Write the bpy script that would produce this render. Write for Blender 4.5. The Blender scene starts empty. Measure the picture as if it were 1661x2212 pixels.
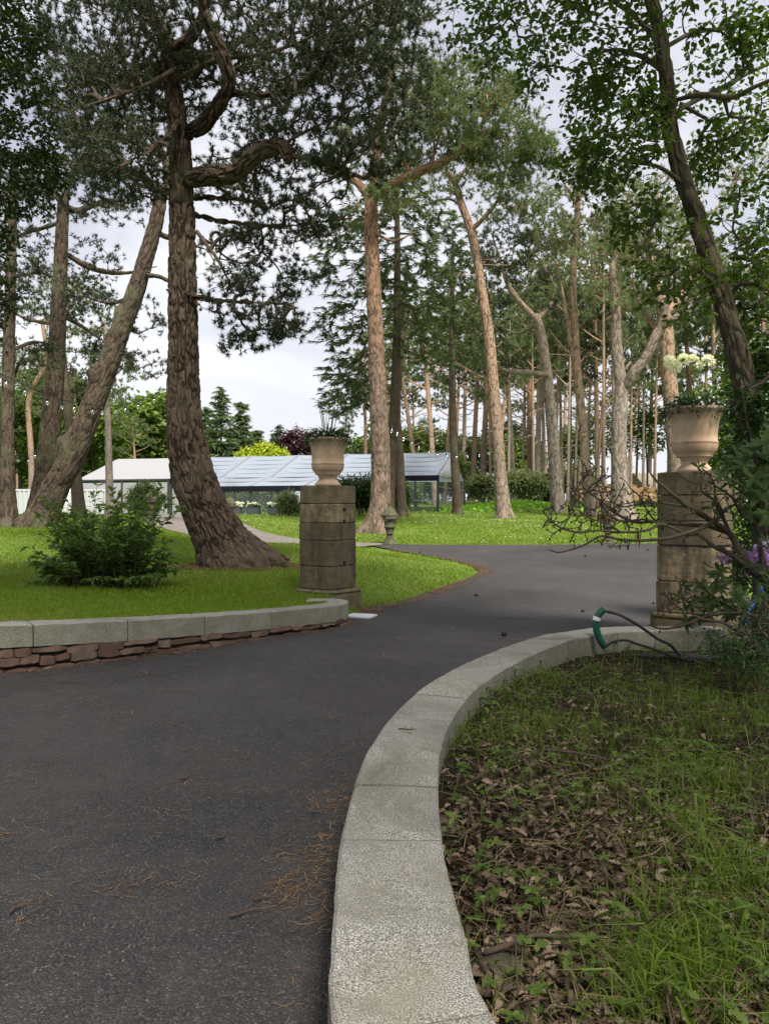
import bpy, math
import numpy as np
from mathutils import Vector

# ------------------------------------------------------------------ basics
rng = np.random.default_rng(11)
F, CX, CY, EYE = 1671.0, 830.5, 1106.0, 1.6       # lens of the photo, for authoring measured positions
C = bpy.context.scene.collection


def P(x, y, Y):
    return np.array([(x - CX) * Y / F, Y, EYE - (y - CY) * Y / F])


def unit(v):
    return v / np.maximum(np.linalg.norm(v, axis=-1, keepdims=True), 1e-9)


def sstep(a, b, x):
    t = np.clip((np.asarray(x, float) - a) / (b - a), 0, 1)
    return t * t * (3 - 2 * t)


def hash3(i, j, k):
    h = (i * 374761393 + j * 668265263 + k * 2147483647 + 974634777) & 0xFFFFFFFF
    h = ((h ^ (h >> 13)) * 1274126177) & 0xFFFFFFFF
    h = h ^ (h >> 16)
    return (h & 0xFFFFFF) / float(0xFFFFFF)


def vnoise(p, scale=1.0, octaves=2):
    p = np.asarray(p, float) * scale
    out = np.zeros(p.shape[:-1]); amp = 1.0; tot = 0
    for o in range(octaves):
        q = p * (2 ** o) + 17.3 * o + 100
        i = np.floor(q).astype(np.int64); f = q - i; f = f * f * (3 - 2 * f)
        v = 0
        for a in (0, 1):
            for b in (0, 1):
                for c in (0, 1):
                    w = (f[..., 0] if a else 1 - f[..., 0]) * (f[..., 1] if b else 1 - f[..., 1]) * (f[..., 2] if c else 1 - f[..., 2])
                    v = v + w * hash3(i[..., 0] + a, i[..., 1] + b, i[..., 2] + c)
        out += amp * v; tot += amp; amp *= .5
    return out / tot


def catmull(pts, m):
    """smooth path through pts (n,d), m samples at even arc length"""
    p = np.asarray(pts, float)
    if len(p) == 2:
        t = np.linspace(0, 1, m)[:, None]
        return p[0] * (1 - t) + p[1] * t
    q = np.vstack([2 * p[0] - p[1], p, 2 * p[-1] - p[-2]])
    out = []
    for i in range(1, len(q) - 2):
        t = np.linspace(0, 1, 24, endpoint=False)[:, None]
        a, b, c, d = q[i - 1], q[i], q[i + 1], q[i + 2]
        out.append(.5 * ((2 * b) + (-a + c) * t + (2 * a - 5 * b + 4 * c - d) * t ** 2 + (-a + 3 * b - 3 * c + d) * t ** 3))
    out = np.vstack(out + [p[-1:]])
    s = np.r_[0, np.cumsum(np.linalg.norm(np.diff(out[:, :3] if out.shape[1] >= 3 else out, axis=0), axis=1))]
    u = np.linspace(0, s[-1], m)
    return np.stack([np.interp(u, s, out[:, k]) for k in range(out.shape[1])], 1)


class MB:
    """collects vertices and faces, then links them as ONE mesh object"""
    relief = False
    def __init__(self):
        self.v = []; self.f = []; self.m = []; self.n = 0; self.at = []

    def add(self, V, *faces, mi=0, attr=None):
        V = np.asarray(V, float).reshape(-1, 3)
        self.at.append(np.ones(len(V)) if attr is None else np.r_[np.ravel(attr), np.ones(max(0, len(V) - np.size(attr)))])
        for fa in faces:
            fa = np.asarray(fa, np.int64)
            if fa.size:
                self.f.append(fa + self.n); self.m.append(mi)
        self.v.append(V); self.n += len(V)

    def mesh(self, name, mats, smooth=True, origin=None):
        V = np.concatenate(self.v) if self.v else np.zeros((0, 3))
        if origin is not None:
            V = V - np.asarray(origin, float)
        me = bpy.data.meshes.new(name)
        me.vertices.add(len(V)); me.vertices.foreach_set('co', V.astype(np.float32).ravel())
        nl = sum(f.size for f in self.f); nf = sum(len(f) for f in self.f)
        me.loops.add(nl); me.polygons.add(nf)
        me.loops.foreach_set('vertex_index', np.concatenate([f.ravel() for f in self.f]).astype(np.int32))
        tot = np.concatenate([np.full(len(f), f.shape[1]) for f in self.f])
        st = np.r_[0, np.cumsum(tot)[:-1]].astype(np.int32)
        me.polygons.foreach_set('loop_start', st)
        mi = np.concatenate([np.full(len(f), m) for f, m in zip(self.f, self.m)]).astype(np.int32)
        if not isinstance(mats, (list, tuple)):
            mats = [mats]
        for m_ in mats:
            me.materials.append(m_)
        me.polygons.foreach_set('material_index', mi)
        me.polygons.foreach_set('use_smooth', np.full(nf, bool(smooth)))
        me.update(calc_edges=True)
        if self.relief:
            me.attributes.new('crevice', 'FLOAT', 'POINT').data.foreach_set('value', np.concatenate(self.at).astype(np.float32))
        me.validate()
        return me

    def build(self, name, mats, parent=None, smooth=True, origin=None):
        o = bpy.data.objects.new(name, self.mesh(name, mats, smooth, origin))
        C.objects.link(o)
        if parent is not None:
            o.parent = parent
        elif origin is not None:
            o.location = tuple(origin)
        return o

    # ---- shapes
    def box(self, c, s, rz=0, mi=0, bev=0.0, jit=0.0):
        c = np.asarray(c, float); h = np.asarray(s, float) / 2
        if bev <= 0:
            v = np.array([[x, y, z] for z in (-1, 1) for y in (-1, 1) for x in (-1, 1)], float) * h
            f = [[0, 2, 3, 1], [4, 5, 7, 6], [0, 1, 5, 4], [2, 6, 7, 3], [0, 4, 6, 2], [1, 3, 7, 5]]
            f3 = []
        else:
            b = min(bev, h.min() * .9)
            v = []; idx = {}
            for ix in (-1, 1):
                for iy in (-1, 1):
                    for iz in (-1, 1):
                        for ax in range(3):
                            q = np.array([ix, iy, iz], float) * (h - b)
                            q[ax] += (ix, iy, iz)[ax] * b
                            idx[(ix, iy, iz, ax)] = len(v); v.append(q)
            v = np.array(v); f = []; f3 = []
            for ax in range(3):
                o1, o2 = [a for a in range(3) if a != ax]
                for s_ in (-1, 1):
                    ring = []
                    for a, b_ in ((-1, -1), (1, -1), (1, 1), (-1, 1)):
                        k = [0, 0, 0]; k[ax] = s_; k[o1] = a; k[o2] = b_
                        ring.append(idx[(*k, ax)])
                    f.append(ring if (s_ > 0) == (ax != 1) else ring[::-1])
                for a in (-1, 1):
                    for b_ in (-1, 1):
                        e = []
                        for s_ in (-1, 1):
                            k = [0, 0, 0]; k[ax] = s_; k[o1] = a; k[o2] = b_
                            e.append((idx[(*k, o1)], idx[(*k, o2)]))
                        f.append([e[0][0], e[1][0], e[1][1], e[0][1]])
            for ix in (-1, 1):
                for iy in (-1, 1):
                    for iz in (-1, 1):
                        f3.append([idx[(ix, iy, iz, a)] for a in range(3)])
        if jit:
            v = v + rng.normal(0, jit, v.shape)
        cs, sn = math.cos(rz), math.sin(rz)
        v = np.stack([v[:, 0] * cs - v[:, 1] * sn, v[:, 0] * sn + v[:, 1] * cs, v[:, 2]], 1) + c
        self.add(v, f, *([f3] if len(f3) else []), mi=mi)

    def tube(self, path, rad, sides=8, cap=True, disp=None, mi=0):
        p = np.asarray(path, float); n = len(p)
        rad = np.broadcast_to(np.asarray(rad, float), (n,))
        T = unit(np.gradient(p, axis=0))
        U = np.zeros_like(T)
        a = np.array([0, 0, 1.0]) if abs(T[0, 2]) < .8 else np.array([0, 1.0, 0])
        u = unit(np.cross(T[0], a))
        for i in range(n):
            u = u - T[i] * (u @ T[i]); u = u / max(np.linalg.norm(u), 1e-9); U[i] = u
        W = np.cross(T, U)
        th = np.linspace(0, 2 * math.pi, sides, endpoint=False)
        r = rad[:, None] * np.ones(sides)
        if disp is not None:
            s = np.r_[0, np.cumsum(np.linalg.norm(np.diff(p, axis=0), axis=1))]
            r = disp(r, th[None, :] * np.ones((n, 1)), s[:, None] * np.ones(sides))
        at = getattr(disp, 'e', None) if disp is not None else None
        V = p[:, None] + r[..., None] * (np.cos(th)[None, :, None] * U[:, None] + np.sin(th)[None, :, None] * W[:, None])
        i = np.arange(n - 1)[:, None] * sides; j = np.arange(sides)[None]; k = (j + 1) % sides
        q = np.stack([i + j, i + k, i + sides + k, i + sides + j], -1).reshape(-1, 4)
        V = V.reshape(-1, 3)
        if cap:
            V = np.vstack([V, p[:1], p[-1:]])
            j = np.arange(sides); k = (j + 1) % sides
            t0 = np.stack([k, j, np.full(sides, n * sides)], 1)
            t1 = np.stack([(n - 1) * sides + j, (n - 1) * sides + k, np.full(sides, n * sides + 1)], 1)
            self.add(V, q, np.vstack([t0, t1]), mi=mi, attr=at)
        else:
            self.add(V, q, mi=mi, attr=at)

    def tubes(self, paths, rads, sides=4, mi=0):
        """many tubes of equal point count: paths (M,K,3), rads (M,K)"""
        p = np.asarray(paths, float)
        if not len(p):
            return
        M, K, _ = p.shape
        T = unit(np.gradient(p, axis=1))
        ref = np.where(np.abs(T[:, :1, 2:3]) < .8, np.array([0, 0, 1.0]), np.array([1.0, 0, 0]))
        U = unit(np.cross(T, np.broadcast_to(ref, T.shape))); W = np.cross(T, U)
        th = np.linspace(0, 2 * math.pi, sides, endpoint=False)
        V = p[:, :, None] + rads[:, :, None, None] * (np.cos(th)[:, None] * U[:, :, None] + np.sin(th)[:, None] * W[:, :, None])
        m = np.arange(M)[:, None, None] * K * sides; i = np.arange(K - 1)[None, :, None] * sides
        j = np.arange(sides)[None, None]; k = (j + 1) % sides
        q = np.stack([m + i + j, m + i + k, m + i + sides + k, m + i + sides + j], -1).reshape(-1, 4)
        self.add(V.reshape(-1, 3), q, mi=mi)

    def lathe(self, prof, c=(0, 0, 0), sides=40, wob=0.0, mi=0, scal=None):
        pr = np.asarray(prof, float); n = len(pr)
        th = np.linspace(0, 2 * math.pi, sides, endpoint=False)
        r = pr[:, :1] * np.ones((n, sides))
        if scal is not None:
            r = scal(r, pr[:, 1:2] * np.ones((1, sides)), th[None] * np.ones((n, 1)))
        V = np.stack([r * np.cos(th), r * np.sin(th), pr[:, 1:2] * np.ones((1, sides))], -1) + np.asarray(c, float)
        if wob:
            V = V + ((vnoise(V, 9, 2) - .5) * wob)[..., None] * np.array([1, 1, .3])
        i = np.arange(n - 1)[:, None] * sides; j = np.arange(sides)[None]; k = (j + 1) % sides
        self.add(V, np.stack([i + j, i + k, i + sides + k, i + sides + j], -1).reshape(-1, 4), mi=mi)

    def blades(self, base, dirv, L, W, mi=0, bend=None):
        """needles / grass: one thin triangle each"""
        d = unit(dirv); M = len(base)
        s = unit(np.cross(d, rng.normal(size=(M, 3))))
        L = np.broadcast_to(np.asarray(L, float), (M,))[:, None]; W = np.broadcast_to(np.asarray(W, float), (M,))[:, None]
        if bend is None:
            V = np.stack([base - s * W / 2, base + s * W / 2, base + d * L], 1).reshape(-1, 3)
            self.add(V, np.arange(M * 3).reshape(-1, 3), mi=mi)
        else:
            mid = base + d * L * .55
            tip = base + d * L * .85 + bend * L
            V = np.stack([base - s * W / 2, base + s * W / 2, mid + s * W * .38, mid - s * W * .38, tip], 1).reshape(-1, 3)
            o = np.arange(M)[:, None] * 5
            self.add(V, o + np.array([[0, 1, 2, 3]]), o + np.array([[3, 2, 4]]), mi=mi)

    LEAF = (np.array([0, .28, .62, 1.0]), np.array([.06, .9, .8, 0.0]))

    def leaves(self, pos, d, nrm, L, W, cup=.12, droop=.15, shape=None, mi=0):
        ts, ws = shape or MB.LEAF
        d = unit(d); M = len(pos)
        s = unit(np.cross(d, nrm)); n = np.cross(s, d)
        L = np.broadcast_to(np.asarray(L, float), (M,))[:, None, None]; W = np.broadcast_to(np.asarray(W, float), (M,))[:, None, None]
        t = ts[None, :, None]; w = ws[None, :, None]
        mid = pos[:, None] + d[:, None] * L * t - np.array([0, 0, 1.0]) * (L * droop * t * t)
        up = n[:, None] * (W * w * cup)
        lf = mid + s[:, None] * (W * w / 2) + up; rt = mid - s[:, None] * (W * w / 2) + up
        k = len(ts)
        V = np.stack([mid, lf, rt], 2).reshape(M, k * 3, 3)
        q = []
        for i in range(k - 1):
            a, b = i * 3, (i + 1) * 3
            q += [[a, b, b + 1, a + 1], [a, a + 2, b + 2, b]]
        q = np.array(q)
        self.add(V.reshape(-1, 3), (np.arange(M)[:, None, None] * (k * 3) + q[None]).reshape(-1, 4), mi=mi)

    def quads(self, V4, mi=0):
        V4 = np.asarray(V4, float).reshape(-1, 4, 3)
        self.add(V4.reshape(-1, 3), np.arange(len(V4) * 4).reshape(-1, 4), mi=mi)

    def loft(self, A, B, n, zf, mi=0):
        """sheet between two plan polylines of equal length, heights from zf(x,y)"""
        t = np.linspace(0, 1, n)[None, :, None]
        V = A[:, None] * (1 - t) + B[:, None] * t
        z = zf(V[..., 0], V[..., 1])
        V = np.concatenate([V, z[..., None]], -1)
        m = len(A); i = np.arange(m - 1)[:, None] * n; j = np.arange(n - 1)[None]
        self.add(V.reshape(-1, 3), np.stack([i + j, i + j + 1, i + n + j + 1, i + n + j], -1).reshape(-1, 4), mi=mi)


def tag(o, label=None, cat=None, group=None, kind=None):
    if label: o['label'] = label
    if cat: o['category'] = cat
    if group: o['group'] = group
    if kind: o['kind'] = kind
    return o


def thing(name, label, cat, loc=(0, 0, 0), rz=0, group=None):
    o = bpy.data.objects.new(name, None); C.objects.link(o)
    o.location = tuple(float(a) for a in loc); o.rotation_euler = (0, 0, rz); o.empty_display_size = .2
    return tag(o, label, cat, group)


def copy_tree(o, parent=None):
    c = o.copy(); C.objects.link(c)
    if parent is not None:
        c.parent = parent
    for ch in [x for x in o.children]:
        copy_tree(ch, c)
    return c


# ------------------------------------------------------------------ materials
class Nodes:
    def __init__(self, name):
        self.m = bpy.data.materials.new(name); self.m.use_nodes = True
        self.t = self.m.node_tree; self.t.nodes.clear()
        self.out = self.t.nodes.new('ShaderNodeOutputMaterial')

    def new(self, ty, **kw):
        n = self.t.nodes.new('ShaderNode' + ty)
        for k, v in kw.items():
            if k in n.inputs.keys():
                self.put(n, k, v)
            else:
                setattr(n, k, v)
        return n

    def put(self, n, k, v):
        if isinstance(v, bpy.types.NodeSocket):
            self.t.links.new(v, n.inputs[k])
        else:
            if isinstance(v, tuple) and len(v) == 3 and n.inputs[k].type == 'RGBA':
                v = (*v, 1)
            n.inputs[k].default_value = v

    def coord(self, scale=(1, 1, 1), kind='Object', off=(0, 0, 0), rot=(0, 0, 0)):
        c = self.new('TexCoord'); mp = self.new('Mapping')
        self.put(mp, 'Vector', c.outputs[kind]); self.put(mp, 'Scale', scale); self.put(mp, 'Location', off); self.put(mp, 'Rotation', rot)
        return mp.outputs[0]

    def noise(self, vec, scale, detail=4, rough=.55, dist=0):
        return self.new('TexNoise', Vector=vec, Scale=float(scale), Detail=float(detail), Roughness=rough, Distortion=float(dist)).outputs['Fac']

    def vor(self, vec, scale, feature='F1', out='Distance', rand=1.0):
        n = self.new('TexVoronoi', feature=feature)
        self.put(n, 'Vector', vec); self.put(n, 'Scale', float(scale)); self.put(n, 'Randomness', rand)
        return n.outputs[out]

    def ramp(self, fac, *stops):
        n = self.new('ValToRGB'); self.put(n, 'Fac', fac)
        e = n.color_ramp.elements
        while len(e) < len(stops): e.new(.5)
        for el, (p, c) in zip(e, stops):
            el.position = p; el.color = (*c, 1) if isinstance(c, tuple) else (c, c, c, 1)
        return n.outputs['Color']

    def mix(self, fac, a, b, mode='MIX'):
        n = self.new('Mix', data_type='RGBA', blend_type=mode)
        s = {i.identifier: i for i in n.inputs}
        for key, v in (('Factor_Float', fac), ('A_Color', a), ('B_Color', b)):
            if isinstance(v, bpy.types.NodeSocket): self.t.links.new(v, s[key])
            elif isinstance(v, tuple): s[key].default_value = (*v, 1)
            else: s[key].default_value = v if key == 'Factor_Float' else (v, v, v, 1)
        return [o for o in n.outputs if o.identifier == 'Result_Color'][0]

    def math(self, op, a, b=0.0, c=0.0):
        n = self.new('Math', operation=op)
        for i, v in enumerate((a, b, c)):
            if isinstance(v, bpy.types.NodeSocket): self.t.links.new(v, n.inputs[i])
            else: n.inputs[i].default_value = v
        return n.outputs[0]

    def bump(self, h, strength=.5, dist=.02, nrm=None):
        n = self.new('Bump', Height=h, Strength=strength, Distance=dist)
        if nrm is not None: self.put(n, 'Normal', nrm)
        return n.outputs[0]

    def island(self):
        return self.new('NewGeometry').outputs['Random Per Island']

    def bsdf(self, col, rough=.7, nrm=None, metal=0.0, spec=.4, **kw):
        b = self.new('BsdfPrincipled'); self.put(b, 'Base Color', col); self.put(b, 'Roughness', rough)
        self.put(b, 'Metallic', metal); self.put(b, 'Specular IOR Level', spec)
        if nrm is not None: self.put(b, 'Normal', nrm)
        for k, v in kw.items(): self.put(b, k, v)
        return b.outputs[0]

    def end(self, sh):
        self.t.links.new(sh, self.out.inputs['Surface'])
        return self.m


def m_plain(name, col, rough=.6, metal=0., var=.15, scale=6., bump=.0, spec=.4):
    n = Nodes(name); v = n.coord()
    f = n.noise(v, scale, 5)
    c = n.mix(f, tuple(a * (1 - var) for a in col), tuple(min(1, a * (1 + var)) for a in col))
    nr = n.bump(n.noise(v, scale * 6, 4), bump, .01) if bump else None
    return n.end(n.bsdf(c, rough, nr, metal, spec))


def m_leaf(name, a, b, c, trans=.35, rough=.5, spec=.3):
    n = Nodes(name); r = n.island()
    big = n.noise(n.coord(), 1.1, 2)
    col = n.ramp(r, (0, a), (.55, b), (1, c))
    col = n.mix(n.math('MULTIPLY', big, .35), col, tuple(x * 1.6 for x in b))
    d = n.bsdf(col, rough, spec=spec)
    t = n.new('BsdfTranslucent', Color=n.mix(.5, col, (b[0] * 1.9, b[1] * 2.0, b[2] * .7)))
    mx = n.new('MixShader', Fac=trans)
    n.t.links.new(d, mx.inputs[1]); n.t.links.new(t.outputs[0], mx.inputs[2])
    return n.end(mx.outputs[0])


def m_bark(name, low, crack, up=None, z0=6., z1=12., scale=5., bump=.8, stretch=.3, tint=None):
    n = Nodes(name)
    v = n.coord((1, 1, stretch)); vo = n.coord()
    warp = n.new('TexNoise', Vector=vo, Scale=3.0, Detail=3.0)
    vv = n.new('VectorMath', operation='MULTIPLY_ADD')
    n.t.links.new(warp.outputs['Color'], vv.inputs[0]); vv.inputs[1].default_value = (.18, .18, .12); n.t.links.new(v, vv.inputs[2])
    e = n.vor(vv.outputs[0], scale, 'DISTANCE_TO_EDGE')
    plate = n.ramp(e, (.0, .35), (.10, .8), (.4, 1.))
    plate = n.mix(1.0, plate, n.ramp(n.new('Attribute', attribute_name='crevice').outputs['Fac'], (.06, .0), (.24, .72), (.5, 1.)), 'MULTIPLY')
    fine = n.noise(n.coord((1, 1, .35)), 38, 5, .65)
    cell = n.vor(vv.outputs[0], scale, 'F1', 'Color')
    sep = n.new('SeparateColor', Color=cell).outputs[0]
    base = n.mix(sep, tuple(a * .72 for a in low), tuple(a * 1.25 for a in low))
    if up:
        z = n.new('SeparateXYZ', Vector=vo).outputs[2]
        zz = n.math('ADD', z, n.math('MULTIPLY', n.noise(vo, 1.4, 3), 3.0))
        g = n.new('MapRange'); n.put(g, 'Value', zz); n.put(g, 'From Min', z0 + 1.5); n.put(g, 'From Max', z1 + 1.5)
        base = n.mix(g.outputs[0], base, n.mix(fine, tuple(a * .7 for a in up), tuple(a * 1.2 for a in up)))
    col = n.mix(plate, crack, base)
    col = n.mix(n.math('MULTIPLY', fine, .55), col, tuple(a * .5 for a in low))
    if tint:
        col = n.mix(n.ramp(n.noise(vo, .9, 4), (.5, 0.), (.68, .7)), col, tint)
    h = n.math('ADD', plate, n.math('MULTIPLY', fine, .5))
    return n.end(n.bsdf(col, .9, n.bump(h, bump, .03), spec=.15))
# ------------------------------------------------------------------ terrain
_Y = np.array([-20, 0, 11, 14, 18, 25, 32, 40, 46, 55, 65, 80, 100, 150.])
_R = np.array([0, 0, .0, .03, .13, .47, .86, 1.25, 1.48, 1.72, 2.15, 2.75, 2.9, 2.5])
_yy = np.linspace(-20, 150, 681); _rr = np.interp(_yy, _Y, _R)
_k = np.hanning(17); _k /= _k.sum(); _rr = np.convolve(np.pad(_rr, 8, 'edge'), _k, 'valid')


def RZ(y):
    return np.interp(y, _yy, _rr)


# drive: left and right edges in plan
ROAD_L = np.array([(-9, -3), (-9, 2), (-8.2, 5.2), (-5.6, 6.55), (-3.75, 7.65), (-2.8, 8.35), (-2.0, 9.2), (-1.3, 9.97), (-.8, 10.5), (-.6, 11.2), (-.42, 12.0), (-.32, 12.7), (.22, 13.4), (1.08, 15.5), (1.82, 17.2), (2.2, 18.3), (2.27, 19.2), (2.05, 20.4), (1.6, 21.4), (.6, 23.1), (-.75, 24.8), (-1.6, 25.1)])
ROAD_R = np.array([(1.5, -3), (1.2, 0), (.6, 2.), (.5, 3.2), (.7, 5.), (1.1, 6.5), (1.9, 7.9), (2.5, 8.42), (3.4, 8.5), (3.8, 9.), (4.2, 9.6), (4.5, 10.2), (5.0, 11), (5.8, 13), (6.6, 15), (7.5, 17), (8.5, 19), (10, 21), (11.5, 23.4), (10, 26.3), (3, 25.55), (-1.2, 26.3)])
PATH_L = np.array([(-.75, 24.8), (-1.6, 25.1), (-3.2, 25.5), (-5, 25.9), (-6.9, 27.2), (-9.5, 31), (-12, 38), (-13, 47)])
PATH_R = np.array([(.3, 25.9), (-1.2, 26.3), (-2.4, 27.0), (-3.6, 28.4), (-5, 31), (-7.0, 36.), (-9, 41), (-10.5, 48)])


def smooth2(a, m):
    return catmull(np.c_[a, np.zeros(len(a))], m)[:, :2]


def xl(y):
    return np.interp(y, [0, 6.5, 7.6, 8.35, 9.2, 10.0, 10.5, 11.2, 12.7, 15.5, 18.3, 19.5, 21.4, 24.8, 25.5, 30], [-9, -5.6, -3.75, -2.8, -2.0, -1.3, -.8, -.5, -.3, 1.08, 2.2, 2.2, 1.6, -.75, -4, -8])


def inpoly(x, y, poly):
    r = np.zeros(np.shape(x), bool); n = len(poly); j = n - 1
    for i in range(n):
        xi, yi = poly[i]; xj, yj = poly[j]
        if yi != yj:
            r ^= ((yi > y) != (yj > y)) & (x < (xj - xi) * (y - yi) / (yj - yi) + xi)
        j = i
    return r


_rl = np.array([(-9.6, -3), (-9.6, 5.6), (-7.6, 5.75), (-5.6, 6.75), (-3.85, 7.72), (-2.98, 8.42), (-2.15, 9.22), (-1.45, 9.99), (-.93, 10.52), (-.66, 11.2), (-.42, 12.0), (-.32, 12.7), (.22, 13.4), (1.08, 15.5), (1.82, 17.2), (2.2, 18.3), (2.27, 19.2), (2.05, 20.4), (1.6, 21.4), (.6, 23.1), (-.75, 24.8), (-1.6, 25.1)])
_rr2 = np.array([(1.5, -3), (1.2, 0), (.5, 1.2), (.30, 2.4), (.36, 3.4), (.62, 5.0), (1.0, 6.1), (1.85, 7.55), (2.6, 8.45), (3.4, 8.6), (4.8, 9.3), (5.4, 11), (6.2, 13), (7., 15), (7.8, 17), (8.7, 19), (10, 21), (11.5, 23.4), (13, 25.1)])
_l = catmull(np.c_[_rl[6:], 0 * _rl[6:, 0]], 400)
road_xl = lambda y: np.interp(y, np.r_[_rl[:6, 1], np.maximum.accumulate(_l[:, 1])], np.r_[_rl[:6, 0], _l[:, 0]])
road_xr = lambda y: np.interp(y, _rr2[:, 1], _rr2[:, 0])
road_far = lambda x: np.interp(x, [-1.6, -1.0, 1.0, 3, 6, 10, 14], [25.5, 26.1, 25.7, 25.55, 25.65, 26.3, 28])
_ry = np.linspace(-3, 25.1, 300); _rx = np.linspace(-1.5, 13, 60)
POLY_ROAD = np.vstack([np.c_[road_xl(_ry), _ry], np.c_[_rx, road_far(_rx)], np.c_[road_xr(_ry), _ry][::-1]])
POLY_PATH = np.vstack([smooth2(PATH_L, 60), smooth2(PATH_R, 60)[::-1]])


def G(x, y):
    x = np.asarray(x, float); y = np.asarray(y, float)
    w = np.interp(y, [6, 11, 12.5, 15, 26, 40], [.12, .12, .5, 2.0, 3.0, 4.0])
    b = np.interp(y, [4, 6.5, 8, 11, 14, 20, 25.2, 30], [.55, .5, .4, .27, .3, .3, .12, 0])
    z = RZ(y) + b * sstep(0, 1, (xl(y) - .12 - x) / w)
    z = z + sstep(-4, -11, x) * np.interp(y, [6, 10, 17, 27, 33, 40, 50, 70], [0, .05, .1, .46, .4, .15, -.25, -.6])
    p = np.stack([x, y, 0 * x], -1)
    nz = (vnoise(p, .35, 3) - .5)
    z = z + nz * .10 * sstep(.0, 2.5, xl(y) - x) + nz * .22 * sstep(26, 34, y)
    # low mound of ground cover by the far shrubs
    z = z + .45 * np.exp(-((x - 8.2) / 3.2) ** 2 - ((y - 50) / 3.0) ** 2)
    return z


def hit(x, y, y0=8., y1=110.):
    """where a line of sight meets the ground"""
    Y = np.linspace(y0, y1, 1500)
    X = (x - CX) * Y / F
    d = EYE - (y - CY) * Y / F - G(X, Y)
    k = np.where(d < 0)[0]
    k = k[0] if len(k) else len(Y) - 1
    return np.array([X[k], Y[k], float(G(X[k], Y[k]))])


# ------------------------------------------------------------------ setting materials
def make_lawn_mat():
    n = Nodes('lawn soil'); v = n.coord()
    f = n.noise(v, .5, 4); g = n.noise(v, 14, 5, .7); h = n.noise(v, 60, 3, .7)
    col = n.ramp(f, (.3, (.09, .15, .025)), (.55, (.13, .20, .035)), (.75, (.19, .20, .06)))
    col = n.mix(n.math('MULTIPLY', g, .6), col, (.07, .12, .02))
    col = n.mix(n.math('MULTIPLY', h, .4), col, (.16, .24, .05))
    return n.end(n.bsdf(col, .95, n.bump(h, .6, .03), spec=.1))


def make_asphalt():
    n = Nodes('asphalt'); v = n.coord()
    cell = n.vor(v, 105, 'F1', 'Color'); dist = n.vor(v, 105)
    sep = n.new('SeparateColor', Color=cell).outputs[0]
    big = n.noise(v, .55, 5, .6); mid = n.noise(v, 5, 4, .6)
    col = n.ramp(sep, (0, (.029, .028, .028)), (.6, (.053, .052, .053)), (.93, (.095, .093, .093)), (1, (.18, .176, .172)))
    col = n.mix(n.ramp(dist, (.35, 0.), (.75, 1.)), col, (.014, .013, .014))
    col = n.mix(n.ramp(n.vor(v, 34, 'F1', 'Distance'), (.10, .4), (.24, 0.)), col, (.11, .105, .10))
    col = n.mix(n.ramp(n.noise(v, 22, 3, .7), (.35, .6), (.62, 0.)), col, (.020, .019, .020))
    dirt = n.ramp(n.math('MULTIPLY', big, n.math('ADD', mid, .45)), (.36, 0.), (.64, .40))
    col = n.mix(dirt, col, (.078, .070, .064))
    wear = n.ramp(n.noise(n.coord((1, 1, 1), off=(7, 2, 0)), .16, 5, .6, 1.2), (.46, 0.), (.54, .16))
    col = n.mix(wear, col, (.092, .090, .090))
    col = n.mix(n.ramp(n.noise(v, .23, 4, .6, .6), (.45, 0.), (.62, .22)), col, (.075, .072, .072))
    h = n.math('SUBTRACT', n.math('MULTIPLY', mid, .3), dist)
    return n.end(n.bsdf(col, .82, n.bump(h, .75, .008), spec=.3))


def make_gravel():
    n = Nodes('fine gravel'); v = n.coord()
    c = n.new('SeparateColor', Color=n.vor(v, 60, 'F1', 'Color')).outputs[0]
    col = n.ramp(c, (0, (.10, .088, .076)), (1, (.25, .23, .21)))
    col = n.mix(n.ramp(n.noise(v, 1.2, 4), (.4, 0.), (.7, .6)), col, (.13, .11, .10))
    return n.end(n.bsdf(col, .9, n.bump(n.vor(v, 60), .4, .01), spec=.2))


def make_soil():
    n = Nodes('leaf mould soil'); v = n.coord()
    f = n.noise(v, 9, 6, .7); g = n.noise(v, 55, 5, .75)
    col = n.ramp(f, (.3, (.016, .011, .008)), (.55, (.036, .026, .018)), (.75, (.07, .05, .035)))
    col = n.mix(n.math('MULTIPLY', g, .5), col, (.03, .022, .015))
    return n.end(n.bsdf(col, .95, n.bump(n.math('ADD', f, g), .8, .03), spec=.1))


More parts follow.
